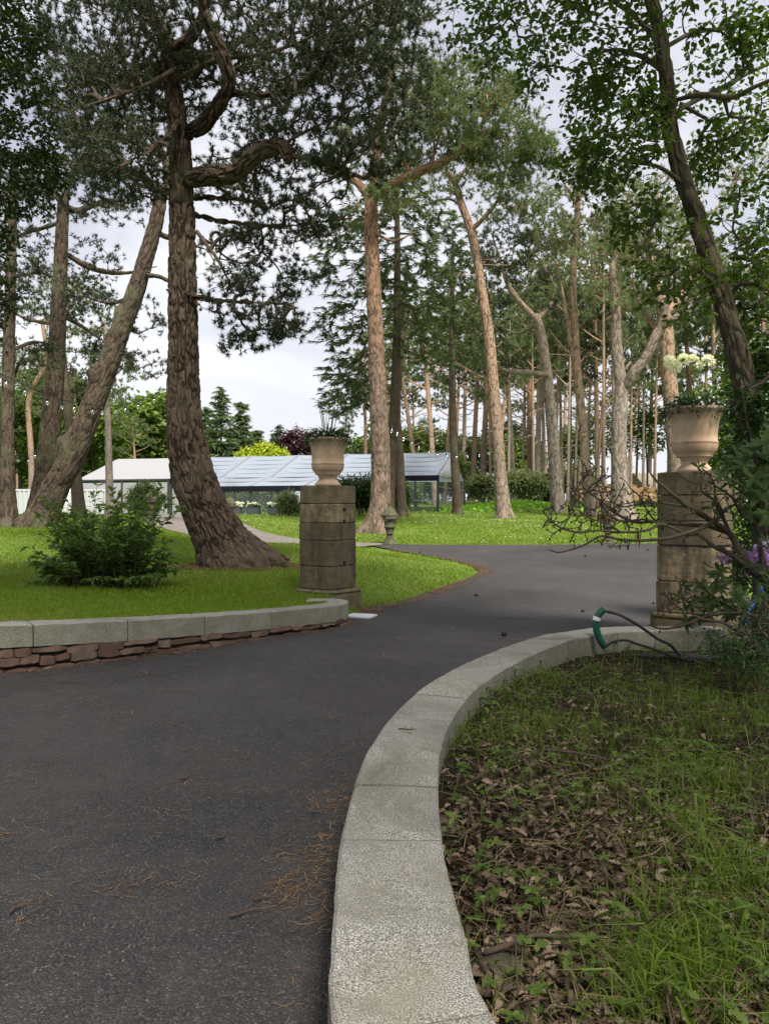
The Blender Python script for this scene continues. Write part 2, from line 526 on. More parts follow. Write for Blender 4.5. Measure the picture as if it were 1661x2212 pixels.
def make_granite():
    n = Nodes('granite coping'); v = n.coord()
    sp = n.noise(v, 215, 2, .65); sp2 = n.noise(v, 120, 3, .7); big = n.noise(v, 3.2, 5, .6); st = n.noise(n.coord((1, 1, .3)), 9, 5, .7)
    col = n.ramp(sp, (.41, (.045, .043, .037)), (.50, (.25, .243, .215)), (.60, (.58, .565, .515)))
    col = n.mix(n.ramp(sp2, (.36, .5), (.5, 0.)), col, (.16, .15, .135))
    col = n.mix(n.ramp(big, (.40, 0.), (.68, .75)), col, n.mix(sp, (.055, .052, .034), (.36, .34, .245)))
    col = n.mix(n.ramp(n.noise(v, 1.3, 6, .7, .8), (.46, 0.), (.68, .8)), col, n.mix(sp, (.028, .027, .02), (.17, .16, .125)))
    col = n.mix(n.ramp(st, (.55, 0.), (.72, .6)), col, (.17, .155, .12))
    r = n.new('ObjectInfo').outputs['Random']
    col = n.mix(n.math('MULTIPLY', r, .4), col, n.mix(sp, (.12, .12, .11), (.33, .33, .31)))
    # algae grows on the faces that stand upright
    nz = n.new('SeparateXYZ', Vector=n.new('NewGeometry').outputs['Normal']).outputs[2]
    side = n.math('MULTIPLY', n.ramp(nz, (.3, .72), (.7, 0.)), n.ramp(n.noise(v, 5, 6, .7), (.3, .1), (.62, .95)))
    col = n.mix(side, col, n.mix(n.ramp(sp2, (.4, 0.), (.6, 1.)), (.05, .052, .026), (.24, .235, .15)))
    return n.end(n.bsdf(col, .85, n.bump(n.math('ADD', sp2, n.math('MULTIPLY', sp, .6)), .35, .005), spec=.2))


def make_sandstone():
    n = Nodes('weathered sandstone'); v = n.coord(); lay = n.coord((1.5, 1.5, 9), rot=(.25, .1, 0))
    r = n.new('ObjectInfo').outputs['Random']
    a = n.noise(v, 5, 6, .65); b = n.noise(lay, 4, 5, .6); fine = n.noise(v, 90, 4, .7)
    col = n.ramp(b, (.25, (.155, .122, .078)), (.5, (.20, .16, .105)), (.75, (.26, .212, .145)))
    col = n.mix(1.0, col, n.ramp(r, (0, (.62, .60, .56)), (.35, (1.15, 1.12, 1.05)), (.6, (.8, .8, .76)), (1, (1.5, 1.45, 1.35))), 'MULTIPLY')
    col = n.mix(n.ramp(a, (.40, 0.), (.60, .85)), col, n.mix(b, (.062, .050, .036), (.12, .098, .068)))
    col = n.mix(n.ramp(n.noise(n.coord((2.2, 2.2, .35), off=(1, 4, 0)), 3.0, 5, .6), (.52, 0.), (.64, .75)), col, (.055, .046, .034))
    col = n.mix(n.ramp(n.noise(n.coord((1, 1, .4), off=(3, 1, 2)), 3.2, 5), (.50, 0.), (.64, .7)), col, (.12, .125, .055))
    col = n.mix(n.ramp(n.noise(v, 16, 3), (.68, 0.), (.73, .6)), col, (.42, .40, .33))
    col = n.mix(n.math('MULTIPLY', fine, .3), col, (.10, .08, .055))
    return n.end(n.bsdf(col, .92, n.bump(n.math('ADD', n.math('MULTIPLY', b, .8), n.math('ADD', a, fine)), .6, .015), spec=.12))


def make_terracotta():
    n = Nodes('pale terracotta'); v = n.coord(); st = n.coord((1, 1, .25))
    a = n.noise(st, 6, 6, .65); f = n.noise(v, 70, 4, .7)
    col = n.ramp(n.noise(v, 3, 5), (.35, (.36, .25, .165)), (.6, (.50, .375, .265)))
    z = n.new('SeparateXYZ', Vector=v).outputs[2]
    m = n.new('MapRange'); n.put(m, 'Value', z); n.put(m, 'From Min', .5); n.put(m, 'From Max', .76)
    grime = n.math('ADD', n.math('MULTIPLY', m.outputs[0], .42), n.math('MULTIPLY', a, .75))
    col = n.mix(n.ramp(grime, (.5, 0.), (.85, .62)), col, (.15, .115, .085))
    col = n.mix(n.math('MULTIPLY', f, .25), col, (.26, .19, .13))
    return n.end(n.bsdf(col, .85, n.bump(n.math('ADD', f, a), .3, .006), spec=.2))


def make_mossy():
    n = Nodes('lichened stone'); v = n.coord()
    a = n.noise(v, 7, 6, .7); f = n.noise(v, 60, 4, .7)
    col = n.ramp(a, (.3, (.035, .034, .022)), (.5, (.068, .064, .044)), (.7, (.125, .115, .08)))
    col = n.mix(n.ramp(n.noise(v, 3, 4), (.45, 0.), (.65, .6)), col, (.10, .115, .05))
    return n.end(n.bsdf(col, .95, n.bump(n.math('ADD', a, f), .6, .01), spec=.1))


LAWN = make_lawn_mat(); ASPHALT = make_asphalt(); GRAVEL = make_gravel(); SOIL = make_soil()
GRANITE = make_granite(); SANDSTONE = make_sandstone(); TERRACOTTA = make_terracotta(); MOSSY = make_mossy()
RUBBLE = None


def make_rubble():
    n = Nodes('red rubble stone'); v = n.coord(); r = n.island()
    a = n.noise(v, 12, 6, .7); f = n.noise(v, 80, 4, .7)
    col = n.ramp(r, (0, (.07, .038, .028)), (.4, (.14, .072, .052)), (.75, (.17, .115, .09)), (1, (.21, .165, .14)))
    col = n.mix(n.ramp(a, (.4, 0.), (.65, .7)), col, (.085, .07, .05))
    col = n.mix(n.math('MULTIPLY', f, .3), col, (.18, .13, .11))
    return n.end(n.bsdf(col, .9, n.bump(n.math('ADD', a, f), .7, .012), spec=.15))


RUBBLE = make_rubble()

# ------------------------------------------------------------------ ground, drive, path
def axis(*seg):
    out = []
    for a, b, s in seg:
        out.append(np.arange(a, b, s))
    return np.concatenate(out + [[seg[-1][1]]])


gx = axis((-90, -24, 4), (-24, -10, .8), (-10, 6, .22), (6, 24, .8), (24, 90, 4)); gy = axis((-25, 2, 3), (2, 6, .4), (6, 30, .2), (30, 66, .6), (66, 150, 3.5))
X, Yg = np.meshgrid(gx, gy)
Z = G(X, Yg)
Z = np.where(inpoly(X, Yg, POLY_ROAD) | (Yg < 5.5), np.minimum(Z, RZ(Yg)) - .03, Z)
gm = MB(); i = np.arange(len(gy) - 1)[:, None] * len(gx); j = np.arange(len(gx) - 1)[None]
gm.add(np.stack([X, Yg, Z], -1).reshape(-1, 3), np.stack([i + j, i + j + 1, i + len(gx) + j + 1, i + len(gx) + j], -1).reshape(-1, 4))
tag(gm.build('ground', LAWN), kind='structure')

rows = np.concatenate([np.arange(-3, 25.1, .16), [25.1]]); cols = np.linspace(0, 1, 60)
XX = road_xl(rows)[:, None] * (1 - cols) + road_xr(rows)[:, None] * cols; YY = rows[:, None] + sstep(21.5, 25.1, rows)[:, None] * (road_far(XX) - 25.1)
rm = MB(); i = np.arange(len(rows) - 1)[:, None] * 60; j = np.arange(59)[None]
rm.add(np.stack([XX, YY, RZ(YY) + .012], -1).reshape(-1, 3), np.stack([i + j, i + j + 1, i + 60 + j + 1, i + 60 + j], -1).reshape(-1, 4))
tag(rm.build('driveway', ASPHALT), kind='structure')
pm = MB(); pm.loft(smooth2(PATH_L, 70), smooth2(PATH_R, 70), 10, lambda x, y: G(x, y) + .03)
tag(pm.build('path', GRAVEL), kind='structure')

# ------------------------------------------------------------------ right coping wall
zc = .33
op = [(720, 2212), (715, 2050), (722, 1950), (729, 1850), (745, 1770), (770, 1680), (800, 1610), (850, 1540), (920, 1480), (1000, 1435), (1085, 1399), (1170, 1372)]
outer = [((x - CX) * (EYE - zc) / (y - CY), (EYE - zc) * F / (y - CY)) for x, y in op]
outer = [(.38, .55), (.08, 1.2)] + outer + [(1.95, 8.25), (2.3, 8.5), (2.75, 8.62), (3.5, 8.58)]
outer = smooth2(np.array(outer), 420)
tn = unit(np.gradient(outer, axis=0)); nrm_r = np.stack([tn[:, 1], -tn[:, 0]], 1)
s_out = np.r_[0, np.cumsum(np.linalg.norm(np.diff(outer, axis=0), axis=1))]
WID = np.interp(s_out, [0, 2, 5, 8, s_out[-1]], [.40, .40, .37, .35, .30])
mid_r = outer + nrm_r * WID[:, None] / 2
INNER_R = outer + nrm_r * WID[:, None]


def coping(parent, line, nrm, wid, s, s0, s1, ztop, zbot, name='coping_stone', nst=None):
    """one coping stone swept along its piece of the wall, arrises worn"""
    n = nst or max(6, int((s1 - s0) / .04))
    u = np.linspace(s0, s1, n)
    c = np.stack([np.interp(u, s, line[:, k]) for k in (0, 1)], 1)
    nn = unit(np.stack([np.interp(u, s, nrm[:, k]) for k in (0, 1)], 1)); w = np.interp(u, s, wid) / 2
    b = .012
    zt = ztop(u); zb = zbot(u)
    prof = [(-1, 0, 0, 0), (-1, 0, 1, -b), (-1, b, 1, 0), (0, 0, 1, .0015), (1, -b, 1, 0), (1, 0, 1, -b), (1, 0, 0, 0)]
    V = []
    for a, off, top, dz in prof:
        z = (zt if top else zb) + dz
        xy = c + nn * (a * w + off)[:, None]
        V.append(np.c_[xy, z])
    V = np.stack(V, 1)
    V[0, 1:6, 2] -= .004; V[-1, 1:6, 2] -= .004
    V = V + ((vnoise(V, 14, 3) - .5) * .014)[..., None]
    k = len(prof); m = MB()
    i = np.arange(n - 1)[:, None] * k; j = np.arange(k)[None]; j2 = (j + 1) % k
    m.add(V.reshape(-1, 3), np.stack([i + j, i + j2, i + k + j2, i + k + j], -1).reshape(-1, 4), [list(range(k))[::-1], [(n - 1) * k + q for q in range(k)]])
    return m.build(name, GRANITE, parent, smooth=False)


wr = thing('kerb_wall', 'curving low wall of pale granite coping stones round the leaf-strewn bed', 'low wall')
cuts = []
s_ = .05
for L in [.75, .62, .62, .52, .60, .62, .6, .62, .66, .62, .6, .64, .62, .7, .6, .6, .6, .6, .6, .6]:
    if s_ + L > s_out[-1] - .1: L = s_out[-1] - s_
    cuts.append((s_, s_ + L - .006)); s_ += L
    if s_ >= s_out[-1] - .2: break
for a, b in cuts:
    dz = rng.uniform(-.004, .004)
    coping(wr, mid_r, nrm_r, WID, s_out, a, b, lambda u, dz=dz: zc + dz + 0 * u, lambda u: zc - .23 + 0 * u)
# mortar bed and footing under the coping
m = MB(); n = len(mid_r); w = WID / 2 - .03
V = np.stack([np.c_[mid_r - nrm_r * w[:, None], np.full(n, -.1)], np.c_[mid_r - nrm_r * w[:, None], np.full(n, zc - .02)], np.c_[mid_r + nrm_r * w[:, None], np.full(n, zc - .02)], np.c_[mid_r + nrm_r * w[:, None], np.full(n, -.1)]], 1)
i = np.arange(n - 1)[:, None] * 4; j = np.arange(3)[None]
m.add(V.reshape(-1, 3), np.stack([i + j, i + j + 1, i + 4 + j + 1, i + 4 + j], -1).reshape(-1, 4))
m.build('footing', m_plain('mortar', (.10, .09, .075), .95, var=.3, bump=.5), wr, smooth=False)
m = MB(); m.box((3.62, 8.56, .16), (.22, .26, .32), bev=.012, jit=.003)
m.build('end_stone', GRANITE, wr, smooth=False)

# planting bed behind it
bo = smooth2(np.vstack([mid_r[::14], [(3.6, 8.75), (4.6, 9.2), (5.2, 10.5), (6.5, 13)]]), 150)
bi = smooth2(np.array([(6.5, -1.5), (7, 0), (7.2, 2), (7.5, 4), (7.8, 6), (8.5, 8), (9.5, 10), (10.5, 12), (11, 14)]), 150)


def BZ(x, y):
    p = np.stack([np.asarray(x, float), np.asarray(y, float), 0 * np.asarray(x, float)], -1)
    return .13 + (vnoise(p, .9, 3) - .5) * .16 + .10 * sstep(2.5, 6, np.asarray(x, float)) + .05 * sstep(6.5, 4, np.asarray(y, float))


bm = MB(); bm.loft(bo, bi, 90, BZ)
tag(bm.build('planting_bed', SOIL), kind='structure')
POLY_BED = np.vstack([np.vstack([INNER_R[::6], [(3.9, 8.6), (4.9, 9.2), (5.4, 10.5), (6.5, 13)]]), bi[::-1]])

# ------------------------------------------------------------------ left wall: granite coping on red rubble
lb = np.array([(-7.6, 5.6), (-5.6, 6.62), (-3.75, 7.6), (-2.88, 8.3), (-2.07, 9.1), (-1.36, 9.87), (-.83, 10.43), (-.56, 10.85), (-.53, 11.2), (-.72, 11.5), (-1.12, 11.55)])
front = smooth2(lb, 360)
tl = unit(np.gradient(front, axis=0)); nl = np.stack([-tl[:, 1], tl[:, 0]], 1)
sl = np.r_[0, np.cumsum(np.linalg.norm(np.diff(front, axis=0), axis=1))]
s_at = lambda x, y: sl[np.argmin((front[:, 0] - x) ** 2 + (front[:, 1] - y) ** 2)]
sk = [0, s_at(-3.75, 7.6), s_at(-2.88, 8.3), s_at(-2.07, 9.1), s_at(-1.36, 9.87), s_at(-.56, 10.85), sl[-1]]
ztl = lambda u: np.interp(u, sk, [.58, .49, .435, .38, .34, .315, .315])
zbl = lambda u: ztl(u) - .225
widl = np.full(len(sl), .30); mid_l = front + nl * .15
wl = thing('stone_wall', 'low retaining wall of granite coping over red rubble edging the lawn', 'low wall')
ends = [s_at(*p) for p in ((-5.6, 6.62), (-4.6, 7.12), (-3.53, 7.78), (-2.78, 8.4), (-2.10, 9.07), (-1.42, 9.80), (-.62, 10.72))] + [s_at(-.70, 11.48), sl[-1]]
for a, b in zip(ends[:-1], ends[1:]):
    coping(wl, mid_l, nl, widl, sl, a + .005, b - .005, ztl, zbl)
# rubble: individual rough blocks in two or three courses, one part
m = MB()
s_ = ends[0]
zlo = lambda u: np.interp(u, sk, [-.05, -.03, -.03, -.03, -.03, -.03, -.03])


def rock(u0, u1, z0, z1, depth):
    uu = np.linspace(u0, u1, 7); c = np.stack([np.interp(uu, sl, front[:, k]) for k in (0, 1)], 1)
    nn = unit(np.stack([np.interp(uu, sl, nl[:, k]) for k in (0, 1)], 1))
    V = []
    for k in range(7):
        t = k / 6; sq = 1 - .22 * abs(2 * t - 1) ** 9
        for (a, b) in ((.12, -1), (.0, -.95), (-1, -.72), (-1, .72), (0.0, .95), (.12, 1)):
            z = (z0 + z1) / 2 + (z1 - z0) / 2 * b * sq
            o = .05 + (depth if a == -1 else 0) * -1 * sq
            V.append(np.r_[c[k] + nn[k] * (o if a != .12 else .14), z])
    V = np.array(V); V = V + np.stack([(vnoise(V + q_, 8, 3) - .5) for q_ in (0, 5, 9)], -1) * np.array([.075, .075, .06])
    k6 = 6; i = np.arange(6)[:, None] * k6; j = np.arange(5)[None]
    m.add(V, np.stack([i + j, i + j + 1, i + k6 + j + 1, i + k6 + j], -1).reshape(-1, 4), [list(range(6)), [36 + q for q in range(6)][::-1]])


for course in range(3):
    s_ = ends[0] + rng.uniform(0, .2)
    while s_ < sl[-1] - .75:
        L = rng.uniform(.14, .48)
        h0, h1 = zlo(s_), zbl(s_)
        hh = (h1 - h0)
        nco = 3 if hh > .22 else 2 if hh > .1 else 1
        if course < nco:
            z0 = h0 + hh * course / nco; z1 = h0 + hh * (course + 1) / nco
            j = rng.uniform(-.022, .022, 2)
            rock(s_ + .004, s_ + L - .004, z0 + j[0] + .002, z1 + j[1] - .002, rng.uniform(.045, .085))
        s_ += L
m.build('rubble_course', RUBBLE, wl, smooth=False)
m = MB(); n = len(front)
V = np.stack([np.c_[front + nl * .09, np.full(n, -.2)], np.c_[front + nl * .09, ztl(sl) - .03], np.c_[front + nl * .26, ztl(sl) - .03], np.c_[front + nl * .26, np.full(n, -.2)]], 1)
i = np.arange(n - 1)[:, None] * 4; j = np.arange(3)[None]
m.add(V.reshape(-1, 3), np.stack([i + j, i + j + 1, i + 4 + j + 1, i + 4 + j], -1).reshape(-1, 4))
m.build('wall_core', m_plain('dark mortar', (.035, .026, .022), .95, var=.4, bump=.5), wl, smooth=False)

# ------------------------------------------------------------------ gate piers
def pier(loc, rz, label, courses, w, plinth_h, stains):
    t = thing('gate_pier', label, 'gate pier', loc, rz)
    z = 0.0; m = MB(); W = w + .13
    def ring(hw, ch, zz, jit=0):
        p = [(-hw + ch, -hw), (hw - ch, -hw), (hw, -hw + ch), (hw, hw - ch), (hw - ch, hw), (-hw + ch, hw), (-hw, hw - ch), (-hw, -hw + ch)]
        return np.array([(x, y, zz) for x, y in p])
    def stack(m, rings):
        V = np.concatenate(rings); k = 8; n = len(rings)
        i = np.arange(n - 1)[:, None] * k; j = np.arange(k)[None]; j2 = (j + 1) % k
        m.add(V, np.stack([i + j, i + j2, i + k + j2, i + k + j], -1).reshape(-1, 4), [list(range(8))[::-1], [(n - 1) * 8 + q for q in range(8)]])
    h = W / 2
    rr = [ring(h, .09, -.15), ring(h, .09, plinth_h - .075)]
    stack(m, rr); m.build('plinth', SANDSTONE, t, smooth=False)
    m = MB(); rr = []
    for a in np.linspace(-1, 1, 9):
        rr.append(ring(h - .035 + .035 * math.sqrt(max(0, 1 - a * a)), .10, plinth_h - .0385 + .0345 * a))
    stack(m, rr); m.build('torus_moulding', SANDSTONE, t, smooth=True)
    z = plinth_h
    for hgt in courses:
        m = MB(); jx, jy = rng.uniform(-.008, .008, 2); hw = w / 2 + rng.uniform(-.006, .004); ch = .085
        rows = [ring(hw - .012, ch, z + .003), ring(hw, ch, z + .014)]
        for f in np.linspace(.12, .88, 6): rows.append(ring(hw, ch, z + hgt * f))
        rows += [ring(hw, ch, z + hgt - .014), ring(hw - .012, ch, z + hgt - .003)]
        # subdivide faces for a worn, uneven surface
        R = np.stack(rows); V = []
        for a in range(8):
            p, q = R[:, a], R[:, (a + 1) % 8]
            ns = 12 if np.linalg.norm(p[0] - q[0]) > .2 else 3
            for f in np.linspace(0, 1, ns, endpoint=False): V.append(p * (1 - f) + q * f)
        V = np.stack(V, 1); k = V.shape[1]; n = V.shape[0]
        V = V + np.array([jx, jy, 0])
        nv = (vnoise(V + np.array([loc[0], 0, 0]), 5, 4) - .5) * .012
        V[..., :2] *= (1 + nv / hw)[..., None]
        i = np.arange(n - 1)[:, None] * k; j = np.arange(k)[None]; j2 = (j + 1) % k
        m.add(V.reshape(-1, 3), np.stack([i + j, i + j2, i + k + j2, i + k + j], -1).reshape(-1, 4), [list(range(k))[::-1], [(n - 1) * k + q for q in range(k)]])
        m.build('stone_block', SANDSTONE, t, smooth=False)
        z += hgt
    m = MB(); m.box((0, 0, (z + plinth_h) / 2 - .01), (w - .09, w - .09, z - plinth_h - .02)); m.build('mortar_core', bpy.data.materials['dark mortar'], t, smooth=False)
    for (x, zz, face) in stains:       # square sockets left by old gate iron
        m = MB(); d = w / 2 + .003
        c = (d, x, zz) if face == 'x' else (x, -d, zz)
        m.box(c, (.012, .05, .055) if face == 'x' else (.05, .012, .055), jit=.004)
        m.build('socket_hole', SOCKET, t, smooth=False)
    return z


SOCKET = m_plain('dark hole', (.006, .005, .005), .9)
YAW = math.radians(-36)
PL = np.array([-.93, 12.72, 0.0]); PRt = np.array([3.77, 9.42, 0.0])
HL = pier(PL, YAW + math.radians(0), 'sandstone gate pier standing on the lawn side behind the coping hook', [.372, .41, .281, .31, .295], .73, .36, [(-.03, 1.64, 'x'), (-.03, 1.45, 'x'), (-.03, .78, 'x')])
HR = pier(PRt, YAW, 'sandstone gate pier at the right of the drive behind bare branches', [.37, .43, .29, .31, .28], .73, .40, [])
# ------------------------------------------------------------------ leaf and petal materials
GRASSY = m_leaf('strap leaf', (.018, .045, .012), (.03, .07, .018), (.055, .10, .03), .25, .4)
TRAIL = m_leaf('trailing leaf', (.012, .030, .010), (.022, .05, .016), (.05, .09, .03), .25)
WHITE_PETAL = m_leaf('white petal', (.62, .64, .52), (.78, .78, .70), (.85, .85, .80), .3, .6)
PINK_PETAL = m_leaf('pink white petal', (.66, .50, .62), (.75, .68, .74), (.62, .40, .58), .3, .6)
LILAC = m_leaf('lilac petal', (.36, .20, .52), (.46, .30, .62), (.55, .42, .70), .3, .6)
STALK = m_plain('green stalk', (.06, .10, .03), .6)

# ------------------------------------------------------------------ urns on the piers and their planting
PROF = [(0, 0), (.215, 0), (.215, .03), (.205, .04), (.17, .075), (.150, .10), (.148, .135), (.152, .145), (.165, .15), (.165, .165), (.16, .17), (.205, .185), (.212, .195), (.206, .205),
        (.235, .235), (.258, .275), (.267, .325), (.266, .345), (.272, .352), (.272, .368), (.262, .374), (.262, .45), (.266, .53), (.276, .60), (.292, .65), (.318, .705), (.336, .735), (.345, .748), (.345, .768), (.335, .778), (.318, .77), (.30, .72), (.0, .70)]


def urn(loc, label):
    t = thing('urn', label, 'urn', loc, rng.uniform(0, 3))
    m = MB(); m.lathe(PROF, sides=72, wob=.006); m.build('urn_body', TERRACOTTA, t)
    m = MB(); m.lathe([(0, .712), (.297, .712), (.297, .72), (0, .735)], sides=32, wob=.02); m.build('compost', SOIL, t)
    return t


def flower_head(c, r, mat, parent, n=46, name='flower_head', petal=.035):
    m = MB(); d = unit(rng.normal(size=(n, 3)) + np.array([0, 0, .35]))
    m.leaves(c + d * r * .35, d, rng.normal(size=(n, 3)), r * .75, petal, droop=.1, shape=(np.array([0, .5, .85, 1.]), np.array([.12, .35, 1., .55])))
    k = 3
    for q in range(k):
        dd = unit(d + rng.normal(0, .25, d.shape))
        m.leaves(c + dd * r * .72, dd + rng.normal(0, .5, d.shape), rng.normal(size=(n, 3)), r * .36, petal * .8, droop=.1)
    return m.build(name, mat, parent)


UL = PL + np.array([0, 0, HL]); UR = PRt + np.array([0, 0, HR])
urn(UL, 'pale terracotta urn of strappy leaves on the pier beside the lawn')
urn(UR, 'pale terracotta urn of tall white blooms on the right gate pier')


def urn_plant(loc, label, tall, group=None):
    t = thing('potted_plant', label, 'plant', loc + np.array([0, 0, .72]))
    n = 150; a = rng.uniform(0, 6.28, n); r = rng.uniform(0, .12, n)
    base = np.stack([r * np.cos(a), r * np.sin(a), 0 * a], 1)
    sp = rng.uniform(.25, 1.5, n) if not tall else rng.uniform(.2, 1.1, n)
    d = np.stack([np.cos(a) * sp, np.sin(a) * sp, np.ones(n)], 1)
    L = rng.uniform(.26, .46, n)
    m = MB(); bend = np.stack([np.cos(a), np.sin(a), -.55 * np.ones(n)], 1) * rng.uniform(.1, .45, n)[:, None]
    m.blades(base, d, L, .026, bend=bend); m.build('strap_leaves', GRASSY, t, smooth=False)
    # trailing cushion round the rim
    m = MB(); n = 1500; a = rng.uniform(0, 6.28, n); r = .34 * np.sqrt(rng.uniform(.12, 1.25, n)); hgt = .16 - .25 * np.clip(r - .2, 0, 1)
    lump = .75 + .5 * vnoise(np.stack([np.cos(a) * 3, np.sin(a) * 3, r * 6], 1), 1.2)
    z = rng.uniform(.0, 1, n) ** .6 * hgt * lump
    z = np.where(r > .335, z - rng.uniform(.0, .12, n), z)
    p = np.stack([r * np.cos(a), r * np.sin(a), z], 1)
    m.leaves(p, np.stack([np.cos(a), np.sin(a), .5 * rng.normal(size=n)], 1) + .6 * rng.normal(size=(n, 3)), np.tile([0, 0, 1.], (n, 1)) + .5 * rng.normal(size=(n, 3)), rng.uniform(.03, .06, n), .02, droop=.3)
    m.build('trailing_leaves', TRAIL, t, smooth=False)
    k = 46 if tall else 30; sel = rng.choice(np.where(z > .035)[0], k)
    for q in sel:
        c = p[q] * np.array([1.04, 1.04, 1]) + np.array([0, 0, .025]); b = rng.uniform(0, 6.28, 5) + 0; b = np.arange(5) * 1.2566 + b[0]
        ax = unit(np.array([p[q][0], p[q][1] - .25, .2])); u = unit(np.cross(ax, [0, 0, 1.])); w = np.cross(ax, u)
        d5 = np.cos(b)[:, None] * u + np.sin(b)[:, None] * w + ax * .3
        m = MB(); m.leaves(np.tile(c, (5, 1)), d5, np.tile(ax, (5, 1)), .018, .015, droop=0)
        m.build('bedding_flower', PINK_PETAL, t, smooth=False)
    # tall flower stalks
    if tall:
        tips = [(-.29, .04, .645), (-.255, -.06, .555), (-.12, .05, .665), (-.045, -.05, .635), (.17, .02, .65), (-.19, .08, .60), (.09, .08, .60)]
        for q, (x2, y2, z) in enumerate(tips):
            m = MB(); b = np.array([x2 * .25, y2 * .3, 0]); e = np.array([x2, y2, z])
            pts = catmull([b, (b + e) / 2 + rng.normal(0, .01, 3), e], 8); m.tube(pts, np.linspace(.006, .0045, 8), 6)
            s = m.build('flower_stalk', STALK, t)
            flower_head(e, .078 if q < 5 else .05, WHITE_PETAL, s, n=44, petal=.024)
    else:
        for q in range(11):
            a = rng.uniform(0, 6.28); x, y = rng.uniform(-.13, .13), rng.uniform(-.08, .08)
            m = MB(); e = np.array([x * 1.5 + rng.normal(0, .01), y * 1.4, rng.uniform(.48, .70)])
            m.tube(catmull([(x * .6, y * .6, 0), (x * 1.0, y, .3), e], 7), np.linspace(.007, .0045, 7), 5)
            d = rng.normal(size=(9, 3)) + np.array([0, 0, 1.2]); m.blades(np.tile(e, (9, 1)), d, .022, .008)
            m.build('flower_stalk', SEEDHEAD, t)
    return t


SEEDHEAD = m_plain('spent stalk', (.045, .045, .025), .8)
urn_plant(UL, 'clump of dark strap leaves with bare seed stalks in the lawn-side urn', False)
urn_plant(UR, 'white globe-headed flowers on tall green stalks over trailing bedding in the right urn', True)

# ------------------------------------------------------------------ carved stone finials along the lawn edge
FP = [(0, -.12), (.24, -.12), (.24, .05), (.20, .055), (.20, .075), (.182, .085), (.18, .12), (.17, .135), (.125, .21), (.10, .29), (.098, .335), (.13, .34), (.13, .37), (.115, .375), (.145, .47), (.165, .545), (.19, .56), (.19, .60), (.172, .61), (.185, .72), (.198, .80), (.24, .825), (.26, .84), (.26, .87), (.235, .875), (.29, .96), (.29, .985), (.26, 1.0),
      (.235, 1.04), (.19, 1.12), (.145, 1.185), (.085, 1.215), (.065, 1.24), (.058, 1.285), (.055, 1.33), (.072, 1.36), (.072, 1.385), (0, 1.39)]


def finial(px, py, label, first=None, s=1.0):
    b = hit(px, py)
    if first is None:
        t = thing('stone_finial', label, 'stone finial', b)
        sc = lambda r, z, th: r * (1 + np.where((z > .9) & (z < 1.2), .045 * np.abs(np.cos(th * 6)), 0) + np.where((z > .62) & (z < .81), .03 * np.cos(th * 14), 0))
        m = MB(); k = [p for p in FP if p[1] <= .81]; m.lathe(k, sides=56, wob=.008, scal=sc); m.build('pedestal_vase', MOSSY, t)
        m = MB(); k = [(0, .80)] + [p for p in FP if p[1] > .81]; m.lathe(k, sides=72, wob=.008, scal=sc); m.build('domed_lid', MOSSY, t)
        m = MB(); m.box((0, 0, -.03), (.62, .62, .12), rz=.4, bev=.015, jit=.004); m.build('base_slab', MOSSY, t, smooth=False)
    else:
        t = copy_tree(first); t.location = tuple(b); t['label'] = label; t.rotation_euler.z = rng.uniform(0, 3)
    t.scale = (s, s, s)
    t['group'] = 'carved stone finials round the lawn'
    return t


f0 = finial(842, 1176, 'lidded stone finial at the lawn edge beside the straight central pine trunk')
finial(1313, 1174, 'lidded stone finial at the lawn edge behind the bare branches', f0)
finial(497, 1136, 'lidded stone finial partly hidden behind the foot of the thick leaning pine', f0, .95)
finial(325, 1128, 'lidded stone finial half hidden behind the top of the leafy bush', f0, .95)

# small white cover slab on the tarmac by the pier
b = P(780, 1331, 1); Yd = (EYE - .03) * F / (1331 - CY)
o = thing('cover_slab', 'flat white cover slab lying on the tarmac at the foot of the lawn-side pier', 'cover slab', ((780 - CX) * Yd / F, Yd, .02), rz=math.radians(-20))
m = MB(); m.box((0, 0, .014), (.40, .34, .03), bev=.004); m.build('slab', m_plain('white board', (.62, .64, .68), .5, var=.05), o, smooth=False)

# ------------------------------------------------------------------ green duct, cables
GREEN = m_plain('green plastic', (.008, .070, .045), .4, var=.25, bump=.05); BLACK = m_plain('black rubber', (.018, .019, .021), .45, var=.3)
def px_at(pts, Y): return [P(x, y, Y if np.isscalar(Y) else Y[i]) for i, (x, y) in enumerate(pts)]
dz = (EYE - .16) * F / (1390 - CY)
duct = px_at([(1307, 1398), (1297, 1385), (1289, 1365), (1287, 1345), (1292, 1328), (1304, 1316)], 7.9)
o = thing('cable_duct', 'curved open-ended green plastic duct rising out of the bed by the granite kerb', 'duct', duct[0])
m = MB(); c = catmull(duct, 26); rad = .047 * np.ones(26)
cor = lambda r, th, s: r * (1 + .03 * np.cos(s * 330))
m.tube(catmull(duct, 90), .037, 20, cap=False, disp=cor)
m.tube(catmull(duct, 26)[::-1], .031, 20, cap=False)
e = c[-1]; d = unit(c[-1] - c[-3])
m.build('duct_pipe', GREEN, o, origin=duct[0])
m = MB(); k = catmull(duct, 60)[40:46]; m.tube(k, .0395, 20, cap=False); m.build('tape_band', m_plain('white tape', (.6, .6, .58), .6), o, origin=duct[0])
cab = [c[-4] + np.array([0, 0, .0])] + px_at([(1310, 1321), (1340, 1329), (1380, 1352), (1420, 1380), (1448, 1394)], [7.9, 7.85, 7.8, 7.75, 7.7])
